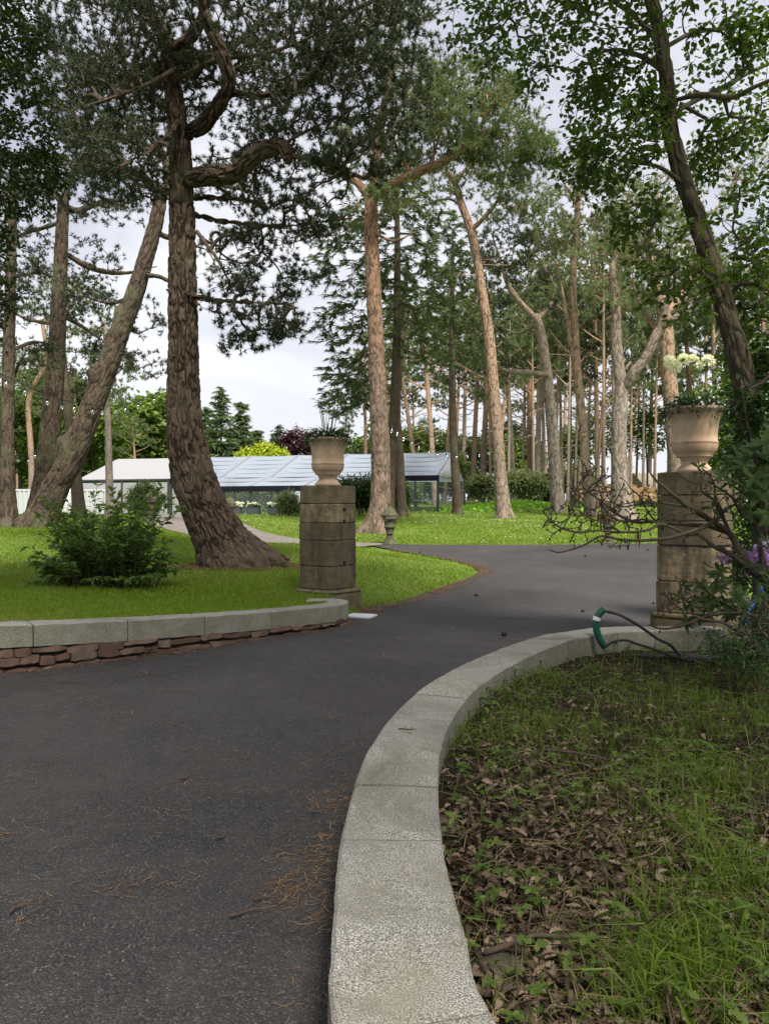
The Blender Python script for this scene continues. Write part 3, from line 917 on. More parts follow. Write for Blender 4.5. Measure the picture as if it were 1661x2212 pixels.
cab2 = [np.array([x, y, BZ(x, y) + .02]) for x, y in ((3.0, 7.7), (3.35, 7.75), (3.65, 7.85), (3.75, 8.05), (3.55, 8.08), (3.2, 7.95), (2.8, 7.9), (2.5, 7.88), (2.75, 7.8), (3.2, 7.82), (3.5, 7.78))]
m = MB(); m.tube(catmull(np.array(cab[1:] + cab2), 160), .0155, 8); tag(m.build('cable', BLACK), 'black cable sagging from the mouth of the green duct and coiled on the soil', 'cable')
m = MB(); q = px_at([(1308, 1398), (1322, 1387), (1350, 1383), (1378, 1392), (1410, 1402)], 7.75) + [np.array([x, y, BZ(x, y) + .02]) for x, y in ((2.95, 7.62), (3.3, 7.5))]
m.tube(catmull(np.array(q), 70), .012, 8); tag(m.build('hose', BLACK), 'thin black hose arching low over the weeds beside the green duct', 'hose')
# blue water pipe among the shrubs
q = [P(1645, 1268, 7.6), P(1640, 1285, 7.6), P(1625, 1305, 7.5), P(1612, 1325, 7.4), P(1606, 1350, 7.4)]
o = thing('standpipe', 'blue plastic water pipe standing in the shrubs behind the right pier', 'pipe', q[-1])
m = MB(); m.tube(catmull(np.array(q), 20), .02, 10); m.build('pipe', m_plain('blue plastic', (.014, .075, .25), .5), o, origin=q[-1])
m = MB(); m.tube(np.array([q[0] + np.array([0, 0, .03]), q[0] - np.array([.01, 0, .08])]), .034, 12); m.build('pipe_cap', bpy.data.materials['blue plastic'], o, origin=q[-1])

# ------------------------------------------------------------------ marquees
WHITE_PVC = m_plain('white marquee fabric', (.29, .29, .30), .55, var=.04, scale=.8, bump=.03)
DARK_AL = m_plain('dark grey aluminium', (.045, .05, .055), .4, metal=.3); VALANCE = m_plain('navy black valance', (.008, .008, .015), .6, var=.3, spec=.15); PURLIN = m_plain('grey purlin', (.16, .175, .20), .5)


def make_clear(name, dust_sheen, tint, rough=.08):
    n = Nodes(name); v = n.coord((.35, .35, 1.2))
    w = n.noise(v, 3.0, 4, .6, 1.5); nr = n.bump(w, .2, .06)
    tr = n.new('BsdfTransparent', Color=tint).outputs[0]
    gl = n.new('BsdfGlossy', Color=(.95, .96, 1.0), Roughness=.08, Normal=nr).outputs[0]
    d1 = n.new('BsdfDiffuse', Color=(.46, .53, .65)).outputs[0]; d2 = n.new('BsdfTranslucent', Color=(.50, .56, .68)).outputs[0]  # pale blue diffuse colour stands in for reflected sky, besides some dust
    d3 = n.new('MixShader', Fac=.45); n.t.links.new(d1, d3.inputs[1]); n.t.links.new(d2, d3.inputs[2]); df = d3.outputs[0]
    fr = n.new('Fresnel', IOR=1.5, Normal=nr).outputs[0]
    a = n.new('MixShader', Fac=n.math('MULTIPLY', n.ramp(w, (.3, .85), (.7, 1.1)), dust_sheen)); n.t.links.new(tr, a.inputs[1]); n.t.links.new(df, a.inputs[2])
    b = n.new('MixShader', Fac=fr); n.t.links.new(a.outputs[0], b.inputs[1]); n.t.links.new(gl, b.inputs[2])
    return n.end(b.outputs[0])


CLEAR_ROOF = make_clear('clear roof sheet', .74, (.86, .88, .90)); CLEAR_WALL = make_clear('clear wall sheet', .07, (.90, .92, .92))
A = np.array([3.45, 50.0]); ax = unit(np.array([-20.0, 5.6])); bx = np.array([-ax[1], ax[0]]) * -1.0      # along the front, and back from it
if bx[1] < 0: bx = -bx
ZG, ZE, ZR, WD = 1.45, 3.98, 5.86, 10.0
M3 = lambda u, v, z: np.array([*(A + ax * u + bx * v), z])
TX = Vector((0, 0, 0))
mq = thing('clear_marquee', 'long clear-roofed marquee with dark frame standing across the lawn', 'marquee')
bays = np.linspace(0, 19.4, 6)


def bar(m, p, q, w=.07):
    m.tube(np.array([p, q]), w / 2 * 1.3, 4)


def roof_panel(u0, u1, mat, parent, name, sag=.10):
    for v0, z0, v1, z1 in ((0, ZE, WD / 2, ZR), (WD, ZE, WD / 2, ZR)):
        m = MB(); nu, nv = 14, 22; V = np.zeros((nu, nv, 3))
        for i in range(nu):
            for j in range(nv):
                a, b = i / (nu - 1), j / (nv - 1)
                s = sag * (4 * a * (1 - a)) * .5 + .05 * abs(math.sin(b * math.pi * 5)) * (4 * a * (1 - a)) ** .5
                V[i, j] = M3(u0 + (u1 - u0) * a, v0 + (v1 - v0) * b, z0 + (z1 - z0) * b - s)
        i = np.arange(nu - 1)[:, None] * nv; j = np.arange(nv - 1)[None]
        m.add(V.reshape(-1, 3), np.stack([i + j, i + j + 1, i + nv + j + 1, i + nv + j], -1).reshape(-1, 4))
        m.build(name, mat, parent)


fm = MB()
for u0, u1 in zip(bays[:-1], bays[1:]):
    roof_panel(u0 + .03, u1 - .03, CLEAR_ROOF, mq, 'roof_panel')
for u in bays:
    bar(fm, M3(u, 0, ZE), M3(u, WD / 2, ZR), .10); bar(fm, M3(u, WD, ZE), M3(u, WD / 2, ZR), .10)
    for v in (0, WD):
        m = MB(); m.box(M3(u, v, (ZG - .5 + ZE) / 2), (.15, .12, ZE - ZG + .5), rz=math.atan2(ax[1], ax[0])); m.build('upright_post', DARK_AL, mq, smooth=False)
for v, z in ((WD * .1, .2), (WD * .2, .4), (WD * .3, .6), (WD * .4, .8), (WD * .5, 1.0), (WD * .7, .6), (WD * .85, .3), (WD * 1.0, 0)):
    bar(fm, M3(0, v, ZE + (ZR - ZE) * z - .05), M3(bays[-1], v, ZE + (ZR - ZE) * z - .05), .035)
bar(fm, M3(0, 0, ZE - .75), M3(0, WD, ZE - .75), .05)
fm.build('roof_frame', PURLIN, mq, smooth=False)
m = MB()
for v in (-.04,):
    m.box(M3(9.7, v, ZE - .18), (19.5, .10, .36), rz=math.atan2(ax[1], ax[0]))
m.build('valance', VALANCE, mq, smooth=False)
# awning that carries the roof on forward over the middle bays
u0, u1, vA, zA = 4.2, 15.6, -3.0, ZE - (ZR - ZE) / (WD / 2) * 3.0 * .62
aw = MB(); nu, nv = 40, 8; V = np.zeros((nu, nv, 3))
for i in range(nu):
    for j in range(nv):
        a, b = i / (nu - 1), j / (nv - 1)
        V[i, j] = M3(u0 + (u1 - u0) * a - (1 - b) * (.0), -.05 + (vA + .05) * b, ZE + .02 + (zA - ZE) * b - .05 * abs(math.sin(a * math.pi * 3)))
i = np.arange(nu - 1)[:, None] * nv; j = np.arange(nv - 1)[None]
aw.add(V.reshape(-1, 3), np.stack([i + j, i + nv + j, i + nv + j + 1, i + j + 1], -1).reshape(-1, 4)); aw.build('awning_sheet', CLEAR_ROOF, mq)
fm = MB()
for u in np.linspace(u0, u1, 4): bar(fm, M3(u, 0, ZE), M3(u, vA, zA), .09)
for f in (.5,): bar(fm, M3(u0, vA * f, ZE + (zA - ZE) * f), M3(u1, vA * f, ZE + (zA - ZE) * f), .05)
fm.build('awning_frame', PURLIN, mq, smooth=False)
m = MB(); m.box(M3((u0 + u1) / 2, vA, zA - .17), (u1 - u0 + .1, .10, .36), rz=math.atan2(ax[1], ax[0])); m.build('awning_valance', VALANCE, mq, smooth=False)
m = MB()
for u in (u0, u1):
    m = MB(); m.quads([[M3(u, 0, ZE), M3(u, vA, zA), M3(u, vA, zA - .3), M3(u, 0, ZE - .3)]]); m.build('awning_side', VALANCE, mq, smooth=False)
for u in np.linspace(u0, u1, 7):
    m = MB(); g = float(G(*(A + ax * u + bx * vA)))
    m.box(M3(u, vA + .05, (g - .2 + zA - .1) / 2), (.13, .10, zA - .1 - g + .2), rz=math.atan2(ax[1], ax[0])); m.build('awning_post', DARK_AL, mq, smooth=False)
# clear sheet walls: awning front, right end, back
def wall(p, q, z0, z1, name='clear_wall'):
    m = MB(); n = 60; t = np.linspace(0, 1, n)[:, None]; b = p * (1 - t) + q * t
    off = (np.sin(t * 37) * .03 + np.sin(t * 91) * .015) * unit(np.array([[-(q - p)[1], (q - p)[0]]]))
    V = np.stack([np.c_[b + off, np.full(n, z0)], np.c_[b + off * .2, np.full(n, z1)]], 1)
    i = np.arange(n - 1)[:, None] * 2
    m.add(V.reshape(-1, 3), np.concatenate([i, i + 2, i + 3, i + 1], 1)); m.build(name, CLEAR_WALL, mq)


wall((A + ax * u0 + bx * (vA + .06)), (A + ax * (u1 - 1.9) + bx * (vA + .06)), ZG, zA - .2)
wall(A + bx * .08, A + bx * (WD - .05), ZG, ZE - .1); wall(A + ax * .1 + bx * WD, A + ax * 19 + bx * WD, ZG, ZE - .2)
wall(A + ax * .1, A + ax * 4.1, ZG, ZE - .3, 'clear_wall')
m = MB(); V = [[M3(-.01, 0, ZE), M3(-.01, WD / 2, ZR), M3(-.01, WD / 2, ZE - .1), M3(-.01, 0, ZE - .1)], [M3(-.01, WD, ZE), M3(-.01, WD / 2, ZR), M3(-.01, WD / 2, ZE - .1), M3(-.01, WD, ZE - .1)]]
m.quads(V); m.build('gable_sheet', CLEAR_WALL, mq, smooth=False)

wm = thing('white_marquee', 'plain white fabric marquee joined to the left end of the clear one', 'marquee')
ub = [19.5, 27.2]
roof_panel(ub[0], ub[1], WHITE_PVC, wm, 'roof_panel', .06)
rzz = math.atan2(ax[1], ax[0])
m = MB(); m.box(M3((ub[0] + ub[1]) / 2, -.02, (ZG - .7 + ZE - .25) / 2), (ub[1] - ub[0], .05, ZE - .25 - ZG + .7), rz=rzz, jit=.0); m.build('fabric_wall', WHITE_PVC, wm, smooth=False)
m = MB(); m.box(M3(17.4, .15, (ZG - .6 + ZE - .4) / 2), (4.0, .05, ZE - .4 - ZG + .6), rz=rzz); m.build('fabric_wall', WHITE_PVC, wm, smooth=False)
m = MB(); m.box(M3((ub[0] + ub[1]) / 2, -.03, ZE - .06), (ub[1] - ub[0] + .1, .08, .12), rz=rzz); m.build('eave_rail', DARK_AL, wm, smooth=False)
m = MB(); e = ub[1] + .01
m.add([M3(e, 0, ZG - .7), M3(e, WD, ZG - .7), M3(e, WD, ZE), M3(e, WD / 2, ZR), M3(e, 0, ZE)], [[0, 1, 2, 3, 4]]); m.build('gable_wall', WHITE_PVC, wm, smooth=False)
for u in (ub[0] + .05, ub[1] - .05, (ub[0] + ub[1]) / 2):
    m = MB(); m.box(M3(u, -.09, (ZG - .6 + ZE) / 2), (.1, .08, ZE - ZG + .6), rz=rzz); m.build('upright_post', DARK_AL, wm, smooth=False)

# planters along the awning front, each with its flowers
PLANTER = m_plain('grey planter', (.055, .062, .072), .6)
for px, wpx, fl, lab in ((509, 27, 1.0, 'grey planter brimming with white flowers beside the marquee pole'), (548, 27, .25, 'grey planter with sparse white stems between two dark marquee posts'), (592, 22, .6, 'grey planter of white and pink flowers next to the small conifer'), (432, 30, .0, 'dark planter at the white marquee wall left of the thick pine')):
    b = hit(px, 1112); b[1] = 46.3 if px > 450 else 47.5; b[0] = (px - CX) * b[1] / F; b[2] = EYE - (1110 - CY) * b[1] / F
    t = thing('planter', lab, 'planter', b, rzz, 'planters outside the marquee'); w = wpx * b[1] / F
    m = MB(); m.box((0, 0, .17), (w, .45, .42), bev=.02); m.box((0, 0, .375), (w + .03, .48, .04), bev=.01); m.build('box', PLANTER, t, smooth=False)
    m = MB(); n = 260; p = np.stack([rng.uniform(-w / 2, w / 2, n), rng.uniform(-.22, .22, n), .38 + rng.uniform(0, .18, n)], 1)
    m.leaves(p, rng.normal(size=(n, 3)) + np.array([0, 0, .6]), rng.normal(size=(n, 3)), .12, .06); m.build('foliage', TRAIL, t)
    if fl:
        m = MB(); n = int(260 * fl); p = np.stack([rng.uniform(-w / 2 - .04, w / 2 + .04, n), rng.uniform(-.25, .25, n), .48 + rng.uniform(0, .22, n)], 1)
        m.leaves(p, rng.normal(size=(n, 3)), rng.normal(size=(n, 3)), .09, .08); m.build('blossoms', WHITE_PETAL, t)
# table seen through the open end
b = M3(1.4, 3.2, ZG + .1)
t = thing('trestle_table', 'white-topped table standing inside the open end of the marquee', 'table', b, rzz)
m = MB(); m.box((0, 0, .86), (1.8, .8, .05), bev=.01); m.build('table_top', m_plain('table top', (.7, .7, .72), .4), t, smooth=False)
for x in (-.7, .7):
    for y in (-.3, .3):
        m = MB(); m.tube(np.array([(x, y, -.1), (x, y, .85)]), .025, 8); m.build('leg', DARK_AL, t)

# ------------------------------------------------------------------ white shipping container and ladder
CONT = m_plain('white container paint', (.42, .44, .46), .5, var=.06, scale=2, bump=.02)
cx = (85 - CX) * 54 / F
t = thing('shipping_container', 'white corrugated shipping container behind the left pines', 'container', (cx, 54, 1.0), math.radians(7))
m = MB(); L = 9.0; n = 180; x = np.linspace(-L / 2 + .12, L / 2 - .12, n); y = -.04 + .036 * np.clip(1.6 * np.sin(x * 2 * math.pi / .30), -1, 1)
V = np.stack([np.c_[x, y, np.full(n, .12)], np.c_[x, y, np.full(n, 2.1)]], 1); i = np.arange(n - 1)[:, None] * 2
m.add(V.reshape(-1, 3), np.concatenate([i, i + 2, i + 3, i + 1], 1)); m.box((0, 1.2, 1.1), (L - .1, 2.3, 2.0)); m.build('corrugated_side', CONT, t, smooth=False)
m = MB()
for xx in (-L / 2, L / 2): m.box((xx, 0, 1.08), (.16, .18, 2.2), bev=.01)
m.box((0, 0, 2.12), (L, .14, .14), bev=.01); m.box((0, 0, .03), (L, .14, .17), bev=.01); m.build('corner_frame', CONT, t, smooth=False)
q0, q1 = P(146, 1118, 50), P(160, 1050, 51.5)
t = thing('ladder', 'thin metal ladder leaning beside the white container behind the pines', 'ladder', q0)
d = np.array([.22, 0, 0])
for s in (-1, 1):
    m = MB(); m.tube(np.array([q0 + s * d, q1 + s * d * .8]), .025, 6); m.build('side_rail', bpy.data.materials['table top'], t, origin=q0)
for k in range(9):
    m = MB(); c = q0 + (q1 - q0) * (k + .6) / 9.2; m.tube(np.array([c - d, c + d]), .016, 5); m.build('rung', bpy.data.materials['table top'], t, origin=q0)

# ------------------------------------------------------------------ house beyond the log pile
H0 = np.array([(1440 - CX) * 88 / F, 88.0, 1.2]); rz = math.radians(14)
ROOFM = Nodes('clay roof tile'); v = ROOFM.coord((1, 1, 1)); br = ROOFM.new('TexBrick', Vector=v, Scale=2.2); ROOFM.put(br, 'Color1', (.30, .25, .18)); ROOFM.put(br, 'Color2', (.24, .20, .15)); ROOFM.put(br, 'Mortar', (.12, .10, .08))
ROOFM = ROOFM.end(ROOFM.bsdf(br.outputs['Color'], .9, spec=.1))
t = thing('house', 'low house with pale tiled roof and brick chimney beyond the log stack', 'house', H0, rz)
m = MB(); m.box((2.2, 2.5, 1.2), (9.4, 6, 3.2)); m.build('wall', m_plain('rendered wall', (.45, .42, .38), .8), t, smooth=False)
m = MB(); hl, e, r_, zz0, zz1 = 5.0, -.7, 2.5, 2.75, 4.95
m.add([(-hl + 2.2, e, zz0), (hl + 2.2, e, zz0), (hl + 2.2, r_, zz1), (-hl + 2.2 + .05, r_, zz1), (-hl + 2.2, 5.7, zz0), (hl + 2.2, 5.7, zz0)], [[0, 1, 2, 3], [5, 4, 3, 2]], [[4, 0, 3]])
roof = m.build('roof', ROOFM, t, smooth=False)
m = MB(); m.quads([[(-1.9, .6, 3.6), (-1.0, .6, 3.6), (-1.0, 1.3, 4.12), (-1.9, 1.3, 4.12)]]); m.build('skylight', m_plain('skylight glass', (.55, .62, .7), .1, spec=.8), t, smooth=False)
m = MB(); m.box((3.4, 2.4, 5.0), (.9, .7, 2.6), bev=.02); m.box((3.4, 2.4, 6.2), (1.05, .85, .18), bev=.02)
for q in (-.2, .2): m.lathe([(.0, 6.25), (.13, 6.25), (.11, 6.6), (0, 6.6)], (3.4 + q, 2.4, 0), 12)
m.build('chimney', m_plain('red brick', (.30, .11, .075), .85, var=.3, scale=8), roof, smooth=False)

# ------------------------------------------------------------------ stacked logs
LOGBARK = m_plain('log bark', (.085, .06, .045), .95, var=.5, scale=9, bump=.6)
n = Nodes('cut log end'); v = n.coord(); r = n.new('ObjectInfo').outputs['Random']
dd = n.new('VectorMath', operation='LENGTH'); n.t.links.new(n.coord((1, 0, 1)), dd.inputs[0])
ring = n.math('SINE', n.math('MULTIPLY', dd.outputs['Value'], 170.)); colr = n.ramp(r, (0, (.28, .17, .09)), (.5, (.42, .27, .14)), (1, (.48, .34, .21)))
LOGEND = n.end(n.bsdf(n.mix(n.math('MULTIPLY', n.math('ADD', ring, 1.0), .12), colr, (.20, .12, .07)), .9, spec=.1))
lm = []
for k in range(4):
    m = MB(); S = 14; th = np.linspace(0, 6.283, S, endpoint=False); rr = .5 * (1 + rng.normal(0, .035, S) + .06 * np.cos(th * 2 + k)); a = np.c_[rr * np.cos(th), rr * np.sin(th)]
    V = np.vstack([np.c_[a[:, 0], np.full(S, -.5), a[:, 1]], np.c_[a[:, 0] * .93, np.full(S, .5), a[:, 1] * .93]]); j = np.arange(S); jj = (j + 1) % S
    m.add(V, np.stack([j, j + S, jj + S, jj], 1)); m.add(V[:S], [list(range(S))], mi=1); m.add(V[S:], [list(range(S))[::-1]], mi=1)
    lm.append(m.mesh('cut log', [LOGBARK, LOGEND], smooth=False))
b0, b1 = hit(1243, 1080), hit(1450, 1086)
b0[1] = 63; b1[1] = 60; b0[0] = (1243 - CX) * 63 / F; b1[0] = (1452 - CX) * 60 / F
dirx = unit((b1 - b0)[:2]); Ltot = np.linalg.norm((b1 - b0)[:2])
tops = np.zeros(400); cnt = 0
for row in range(6):
    s_ = rng.uniform(0, .2)
    while s_ < Ltot and cnt < 175:
        r_ = rng.uniform(.10, .23) if rng.random() < .7 else rng.uniform(.08, .13)
        gap = 3.9 < s_ < 4.3
        i0, i1 = int(s_ / Ltot * 390), int(min(s_ + 2 * r_, Ltot) / Ltot * 390) + 1
        zb = tops[i0:i1].mean()
        if zb + r_ * 2 < 1.30 and not gap:
            c = b0[:2] + dirx * (s_ + r_); zg = EYE - (np.interp(s_, [0, Ltot], [1077, 1085]) - CY) * c[1] / F
            o = bpy.data.objects.new('cut_log', lm[cnt % 4]); C.objects.link(o)
            o.location = (c[0], c[1] + rng.normal(0, .05), zg + zb + r_ * .96); o.scale = (r_ * 2, 1.1, r_ * 2); o.rotation_euler = (0, rng.uniform(0, 6.28), math.atan2(dirx[1], dirx[0]) + rng.normal(0, .03))
            tag(o, 'sawn round log lying in the long stack beneath the low house', 'log', 'logs in the long stack by the far trees')
            tops[i0:i1] = zb + r_ * 1.84; cnt += 1
        s_ += 2 * r_ * .99
# ------------------------------------------------------------------ foliage and bark
PINE_DARK = m_leaf('dark pine needles', (.024, .034, .018), (.042, .056, .027), (.072, .088, .042), .25, .55)
PINE_GREEN = m_leaf('green pine needles', (.070, .100, .040), (.116, .155, .064), (.18, .22, .092), .33, .55)
PINE_BLUE = m_leaf('blue green pine needles', (.105, .130, .066), (.165, .20, .10), (.245, .275, .14), .35, .55)
SPRUCE = m_leaf('fir needles', (.038, .058, .022), (.070, .098, .034), (.118, .15, .052), .3, .55)
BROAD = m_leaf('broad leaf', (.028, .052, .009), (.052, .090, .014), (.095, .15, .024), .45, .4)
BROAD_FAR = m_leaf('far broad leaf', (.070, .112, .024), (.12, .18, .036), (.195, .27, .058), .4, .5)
BROAD_DARK = m_leaf('dark broad leaf', (.014, .028, .007), (.026, .046, .010), (.05, .08, .016), .35, .5)  # leaf colours darker than on the other broadleaf trees
COPPER = m_leaf('copper beech leaf', (.035, .014, .020), (.07, .03, .04), (.12, .06, .07), .3, .5)
GOLD = m_leaf('golden leaf', (.22, .28, .02), (.34, .40, .03), (.48, .50, .06), .35, .5)
LAUREL = m_leaf('laurel leaf', (.018, .038, .011), (.032, .066, .017), (.062, .11, .028), .3, .5, .25)
RHODO = m_leaf('rhododendron leaf', (.022, .042, .014), (.038, .066, .020), (.085, .12, .026), .35, .65, .2)
BUSHM = m_leaf('bush leaf', (.055, .10, .026), (.095, .155, .038), (.16, .23, .06), .5, .45, .35)
OLIVE = m_leaf('olive shrub leaf', (.085, .11, .045), (.14, .175, .075), (.21, .24, .11), .35, .5)
BARK_BIG = m_bark('plated pine bark', (.118, .084, .060), (.010, .007, .005), scale=9, bump=.5, stretch=.3, tint=(.11, .092, .062))
BARK_DK = m_bark('dark pine bark', (.115, .086, .063), (.018, .013, .010), scale=9, bump=.6, stretch=.35, tint=(.12, .125, .075))
BARK_RED = m_bark('scots pine bark', (.24, .178, .135), (.07, .048, .036), up=(.40, .225, .13), z0=5, z1=10.5, scale=9, bump=.6, stretch=.4)
BARK_ORANGE = m_bark('orange scots pine bark', (.32, .25, .20), (.09, .065, .05), up=(.52, .335, .22), z0=2.5, z1=8.5, scale=9, bump=.5, stretch=.4)
BARK_PALE = m_bark('pale pine bark', (.34, .285, .24), (.11, .09, .07), up=(.50, .36, .255), z0=6, z1=13, scale=9, bump=.5, stretch=.35)
BARK_LIME = m_bark('furrowed lime bark', (.10, .082, .055), (.035, .027, .02), scale=11, bump=.7, stretch=.18, tint=(.08, .09, .04))
TWIG = m_plain('twig bark', (.075, .058, .045), .9, var=.3); TWIG_OR = m_plain('orange twig bark', (.26, .15, .085), .9, var=.3)


def plates(cw, ch, depth, seed=0.0):
    """radial relief of bark: long furrows that wander up the trunk, flaky plates between them"""
    def f(r, th, s):
        R0 = float(np.median(r)); nu = max(6, round(2 * math.pi * R0 / cw))
        p = np.stack([np.cos(th) * r, np.sin(th) * r + seed, s], -1)
        wob = np.stack([vnoise(p + 3.1, 5, 2), vnoise(p + 7.7, 5, 2), vnoise(p + 1.9, 5, 2)], -1) - .5
        q = (p + wob * .06) * np.array([1, 1, .24])
        fur = np.abs(vnoise(q, .85 / cw, 2) - .5) * 2
        u = th / (2 * math.pi) * nu + wob[..., 0] * 1.6; v = s / ch * 2.0 + wob[..., 1] * 1.2
        iu = np.floor(u).astype(int); iv = np.floor(v).astype(int)
        d1 = np.full(u.shape, 9.); d2 = np.full(u.shape, 9.); hh = np.zeros(u.shape)
        for a in (-1, 0, 1):
            for b in (-1, 0, 1):
                cu, cv = iu + a, iv + b; cm = np.mod(cu, nu)
                px = cu + .15 + .7 * hash3(cm, cv, cm * 0 + 3); py = cv + .1 + .8 * hash3(cm, cv, cm * 0 + 7)
                d = np.maximum(np.abs(u - px), np.abs(v - py)) * .6 + np.hypot(u - px, v - py) * .4
                m = d < d1
                d2 = np.where(m, d1, np.minimum(d2, d)); hh = np.where(m, hash3(cm, cv, cm * 0 + 11), hh); d1 = np.where(m, d, d1)
        e1 = sstep(0.0, .12, d2 - d1); e2 = sstep(.03, .34, fur)
        f.e = np.minimum(e2, .30 + .70 * e1)
        fine = vnoise(p * np.array([1, 1, .5]), 42, 2) - .5
        return r + depth * (e2 - .7) + depth * .5 * (hh - .5) * e2 + depth * .22 * (e1 - 1) + depth * .4 * fine + r * .07 * (vnoise(np.stack([np.cos(th), np.sin(th), s * .7 + seed], -1), 1.3, 2) - .5)
    return f


def grow(stems, srad, att, up=.12, K=5, free=0.0, r0=.006, maxr=.07, jit=.06, zpen=.35):
    """joins each attractor to the nearest wood already there, in order of distance: a natural branching"""
    N = len(att); S = len(stems)
    nodes = np.zeros((S + N * (K - 1), 3)); nodes[:S] = stems; own = np.full(len(nodes), -1); ndir = np.zeros((len(nodes), 3)); cnt_n = S
    d0 = np.array([np.min(np.sum((stems - a) ** 2, 1)) for a in att]); order = np.argsort(d0)
    paths = np.zeros((N, K, 3)); par = np.zeros(N, int)
    for q, oi in enumerate(order):
        a = att[oi]; nd = nodes[:cnt_n]; dv = a - nd
        d = np.sqrt(np.sum(dv * dv, 1)); cost = d + zpen * np.maximum(0, -dv[:, 2]) + np.where(own[:cnt_n] < 0, .0, .12 * d)
        k = int(np.argmin(cost)); b = nd[k].copy(); L = d[k]
        t = np.linspace(0, 1, K)[:, None]
        ctrl = (b + a) / 2 + ndir[k] * L * .28 + np.array([0, 0, 1.]) * L * (up if own[k] < 0 else up * .3) + rng.normal(0, jit, 3) * L
        p = (1 - t) ** 2 * b + 2 * t * (1 - t) * ctrl + t * t * a
        paths[q] = p; par[q] = own[k]
        nodes[cnt_n:cnt_n + K - 1] = p[1:]; own[cnt_n:cnt_n + K - 1] = q
        dd = unit(np.diff(p, axis=0)); ndir[cnt_n:cnt_n + K - 1] = dd; cnt_n += K - 1
    w = np.ones(N)
    for q in range(N - 1, -1, -1):
        if par[q] >= 0: w[par[q]] += w[q]
    rb = np.minimum(r0 * w ** .5 * 1.15, maxr); rt = np.maximum(r0 * .45, rb * .55)
    # a twig never thicker than what carries it
    for q in range(N):
        if par[q] >= 0: rb[q] = min(rb[q], rb[par[q]] * .85); rt[q] = min(rt[q], rb[q])
    rads = rb[:, None] * (1 - np.linspace(0, 1, K)) + rt[:, None] * np.linspace(0, 1, K)
    return paths, rads, w


def ellipsoid(c, r, n, shell=.45, clump=False):
    if clump and n > 24:
        m_ = n // 3; free = ellipsoid(c, r, m_, shell); n = n - m_
        k = max(4, n // 11); cc = ellipsoid(c, r, k, shell)
        i = rng.integers(0, k, n); s_ = np.asarray(r) * min(.34, 1.05 / k ** .42)
        return np.vstack([free, cc[i] + np.clip(rng.normal(0, .6, (n, 3)), -1.3, 1.3) * s_ * np.array([1, 1, .62])])
    d = unit(rng.normal(size=(n, 3))); q = rng.uniform(shell ** 3, 1, n) ** (1 / 3)
    # uneven outline
    q = q * (.72 + .55 * vnoise(d * 1.0 + c * .37, 1.7, 2))
    return c + d * q[:, None] * r


def foliage(m, paths, w, kind, L, W, n, per, spread=.8, tmin=.35):
    """tufts or leaves along the outer part of every twig"""
    M, K, _ = paths.shape
    seg = np.linalg.norm(np.diff(paths, axis=1), axis=2).sum(1)
    cnt = np.clip(np.round(seg / per * (2.1 if kind in ('pine', 'spruce') else 1)), 2 if kind in ('pine', 'spruce') else 1, 12).astype(int)
    if kind in ('pine', 'spruce'): n = int(n * 1.35); W = W * 1.5
    pos = []; dr = []
    for q in range(M):
        t = np.r_[1.0, rng.uniform(tmin, 1.0, cnt[q] - 1)] * (K - 1)
        i = np.minimum(t.astype(int), K - 2); f = (t - i)[:, None]
        pos.append(paths[q][i] * (1 - f) + paths[q][i + 1] * f); dr.append(paths[q][i + 1] - paths[q][i])
    pos = np.concatenate(pos); dr = unit(np.concatenate(dr))
    if kind == 'pine':
        side = unit(np.cross(dr, rng.normal(size=dr.shape)))
        pos = pos + side * L * rng.uniform(0, .6, (len(pos), 1))
        P_ = np.repeat(pos, n, 0); D_ = np.repeat(dr * .55 + side * .25 + np.array([0, 0, .22]), n, 0)
        rd = unit(rng.normal(size=P_.shape))
        m.blades(P_ + D_ * L * rng.uniform(0, .6, (len(P_), 1)), D_ + rd * spread, L * rng.uniform(.65, 1.1, len(P_)), W, mi=1)
    elif kind == 'spruce':
        h = dr * np.array([1, 1, .25]); sd = unit(np.cross(h, [0, 0, 1.]))
        P_ = np.repeat(pos, n, 0); t = rng.uniform(-1.2, 1.2, (len(P_), 1)); s2 = np.repeat(sd, n, 0) * np.sign(rng.normal(size=t.shape))
        hd = np.repeat(unit(h), n, 0)
        m.blades(P_ + hd * t * L * .8, hd * .75 + s2 * rng.uniform(.3, 1., t.shape) + np.array([0, 0, -.45]) + rng.normal(0, .18, P_.shape), L * rng.uniform(.5, 1.1, len(P_)), W, mi=1)
    else:
        P_ = np.repeat(pos, n, 0); D_ = np.repeat(dr, n, 0) * .35 + rng.normal(0, .75, P_.shape) * np.array([1, 1, .55]) + np.array([0, 0, -.12])
        P_ = P_ + unit(D_) * rng.uniform(0, spread, (len(P_), 1)) * L * 1.6
        nr = np.array([0, 0, 1.0]) + rng.normal(0, .45, P_.shape)
        m.leaves(P_, D_, nr, L * rng.uniform(.6, 1.15, len(P_)), W * rng.uniform(.8, 1.15, len(P_)), mi=1)


def stem_world(st, Y):
    a = np.array([(x, y, w, (e[0] if e else 0.)) for x, y, w, *e in st], float)
    p = np.stack([P(x, y, Y + dy) for x, y, w, dy in a]); r = a[:, 2] / 2 * (Y + a[:, 3]) / F
    return p, r


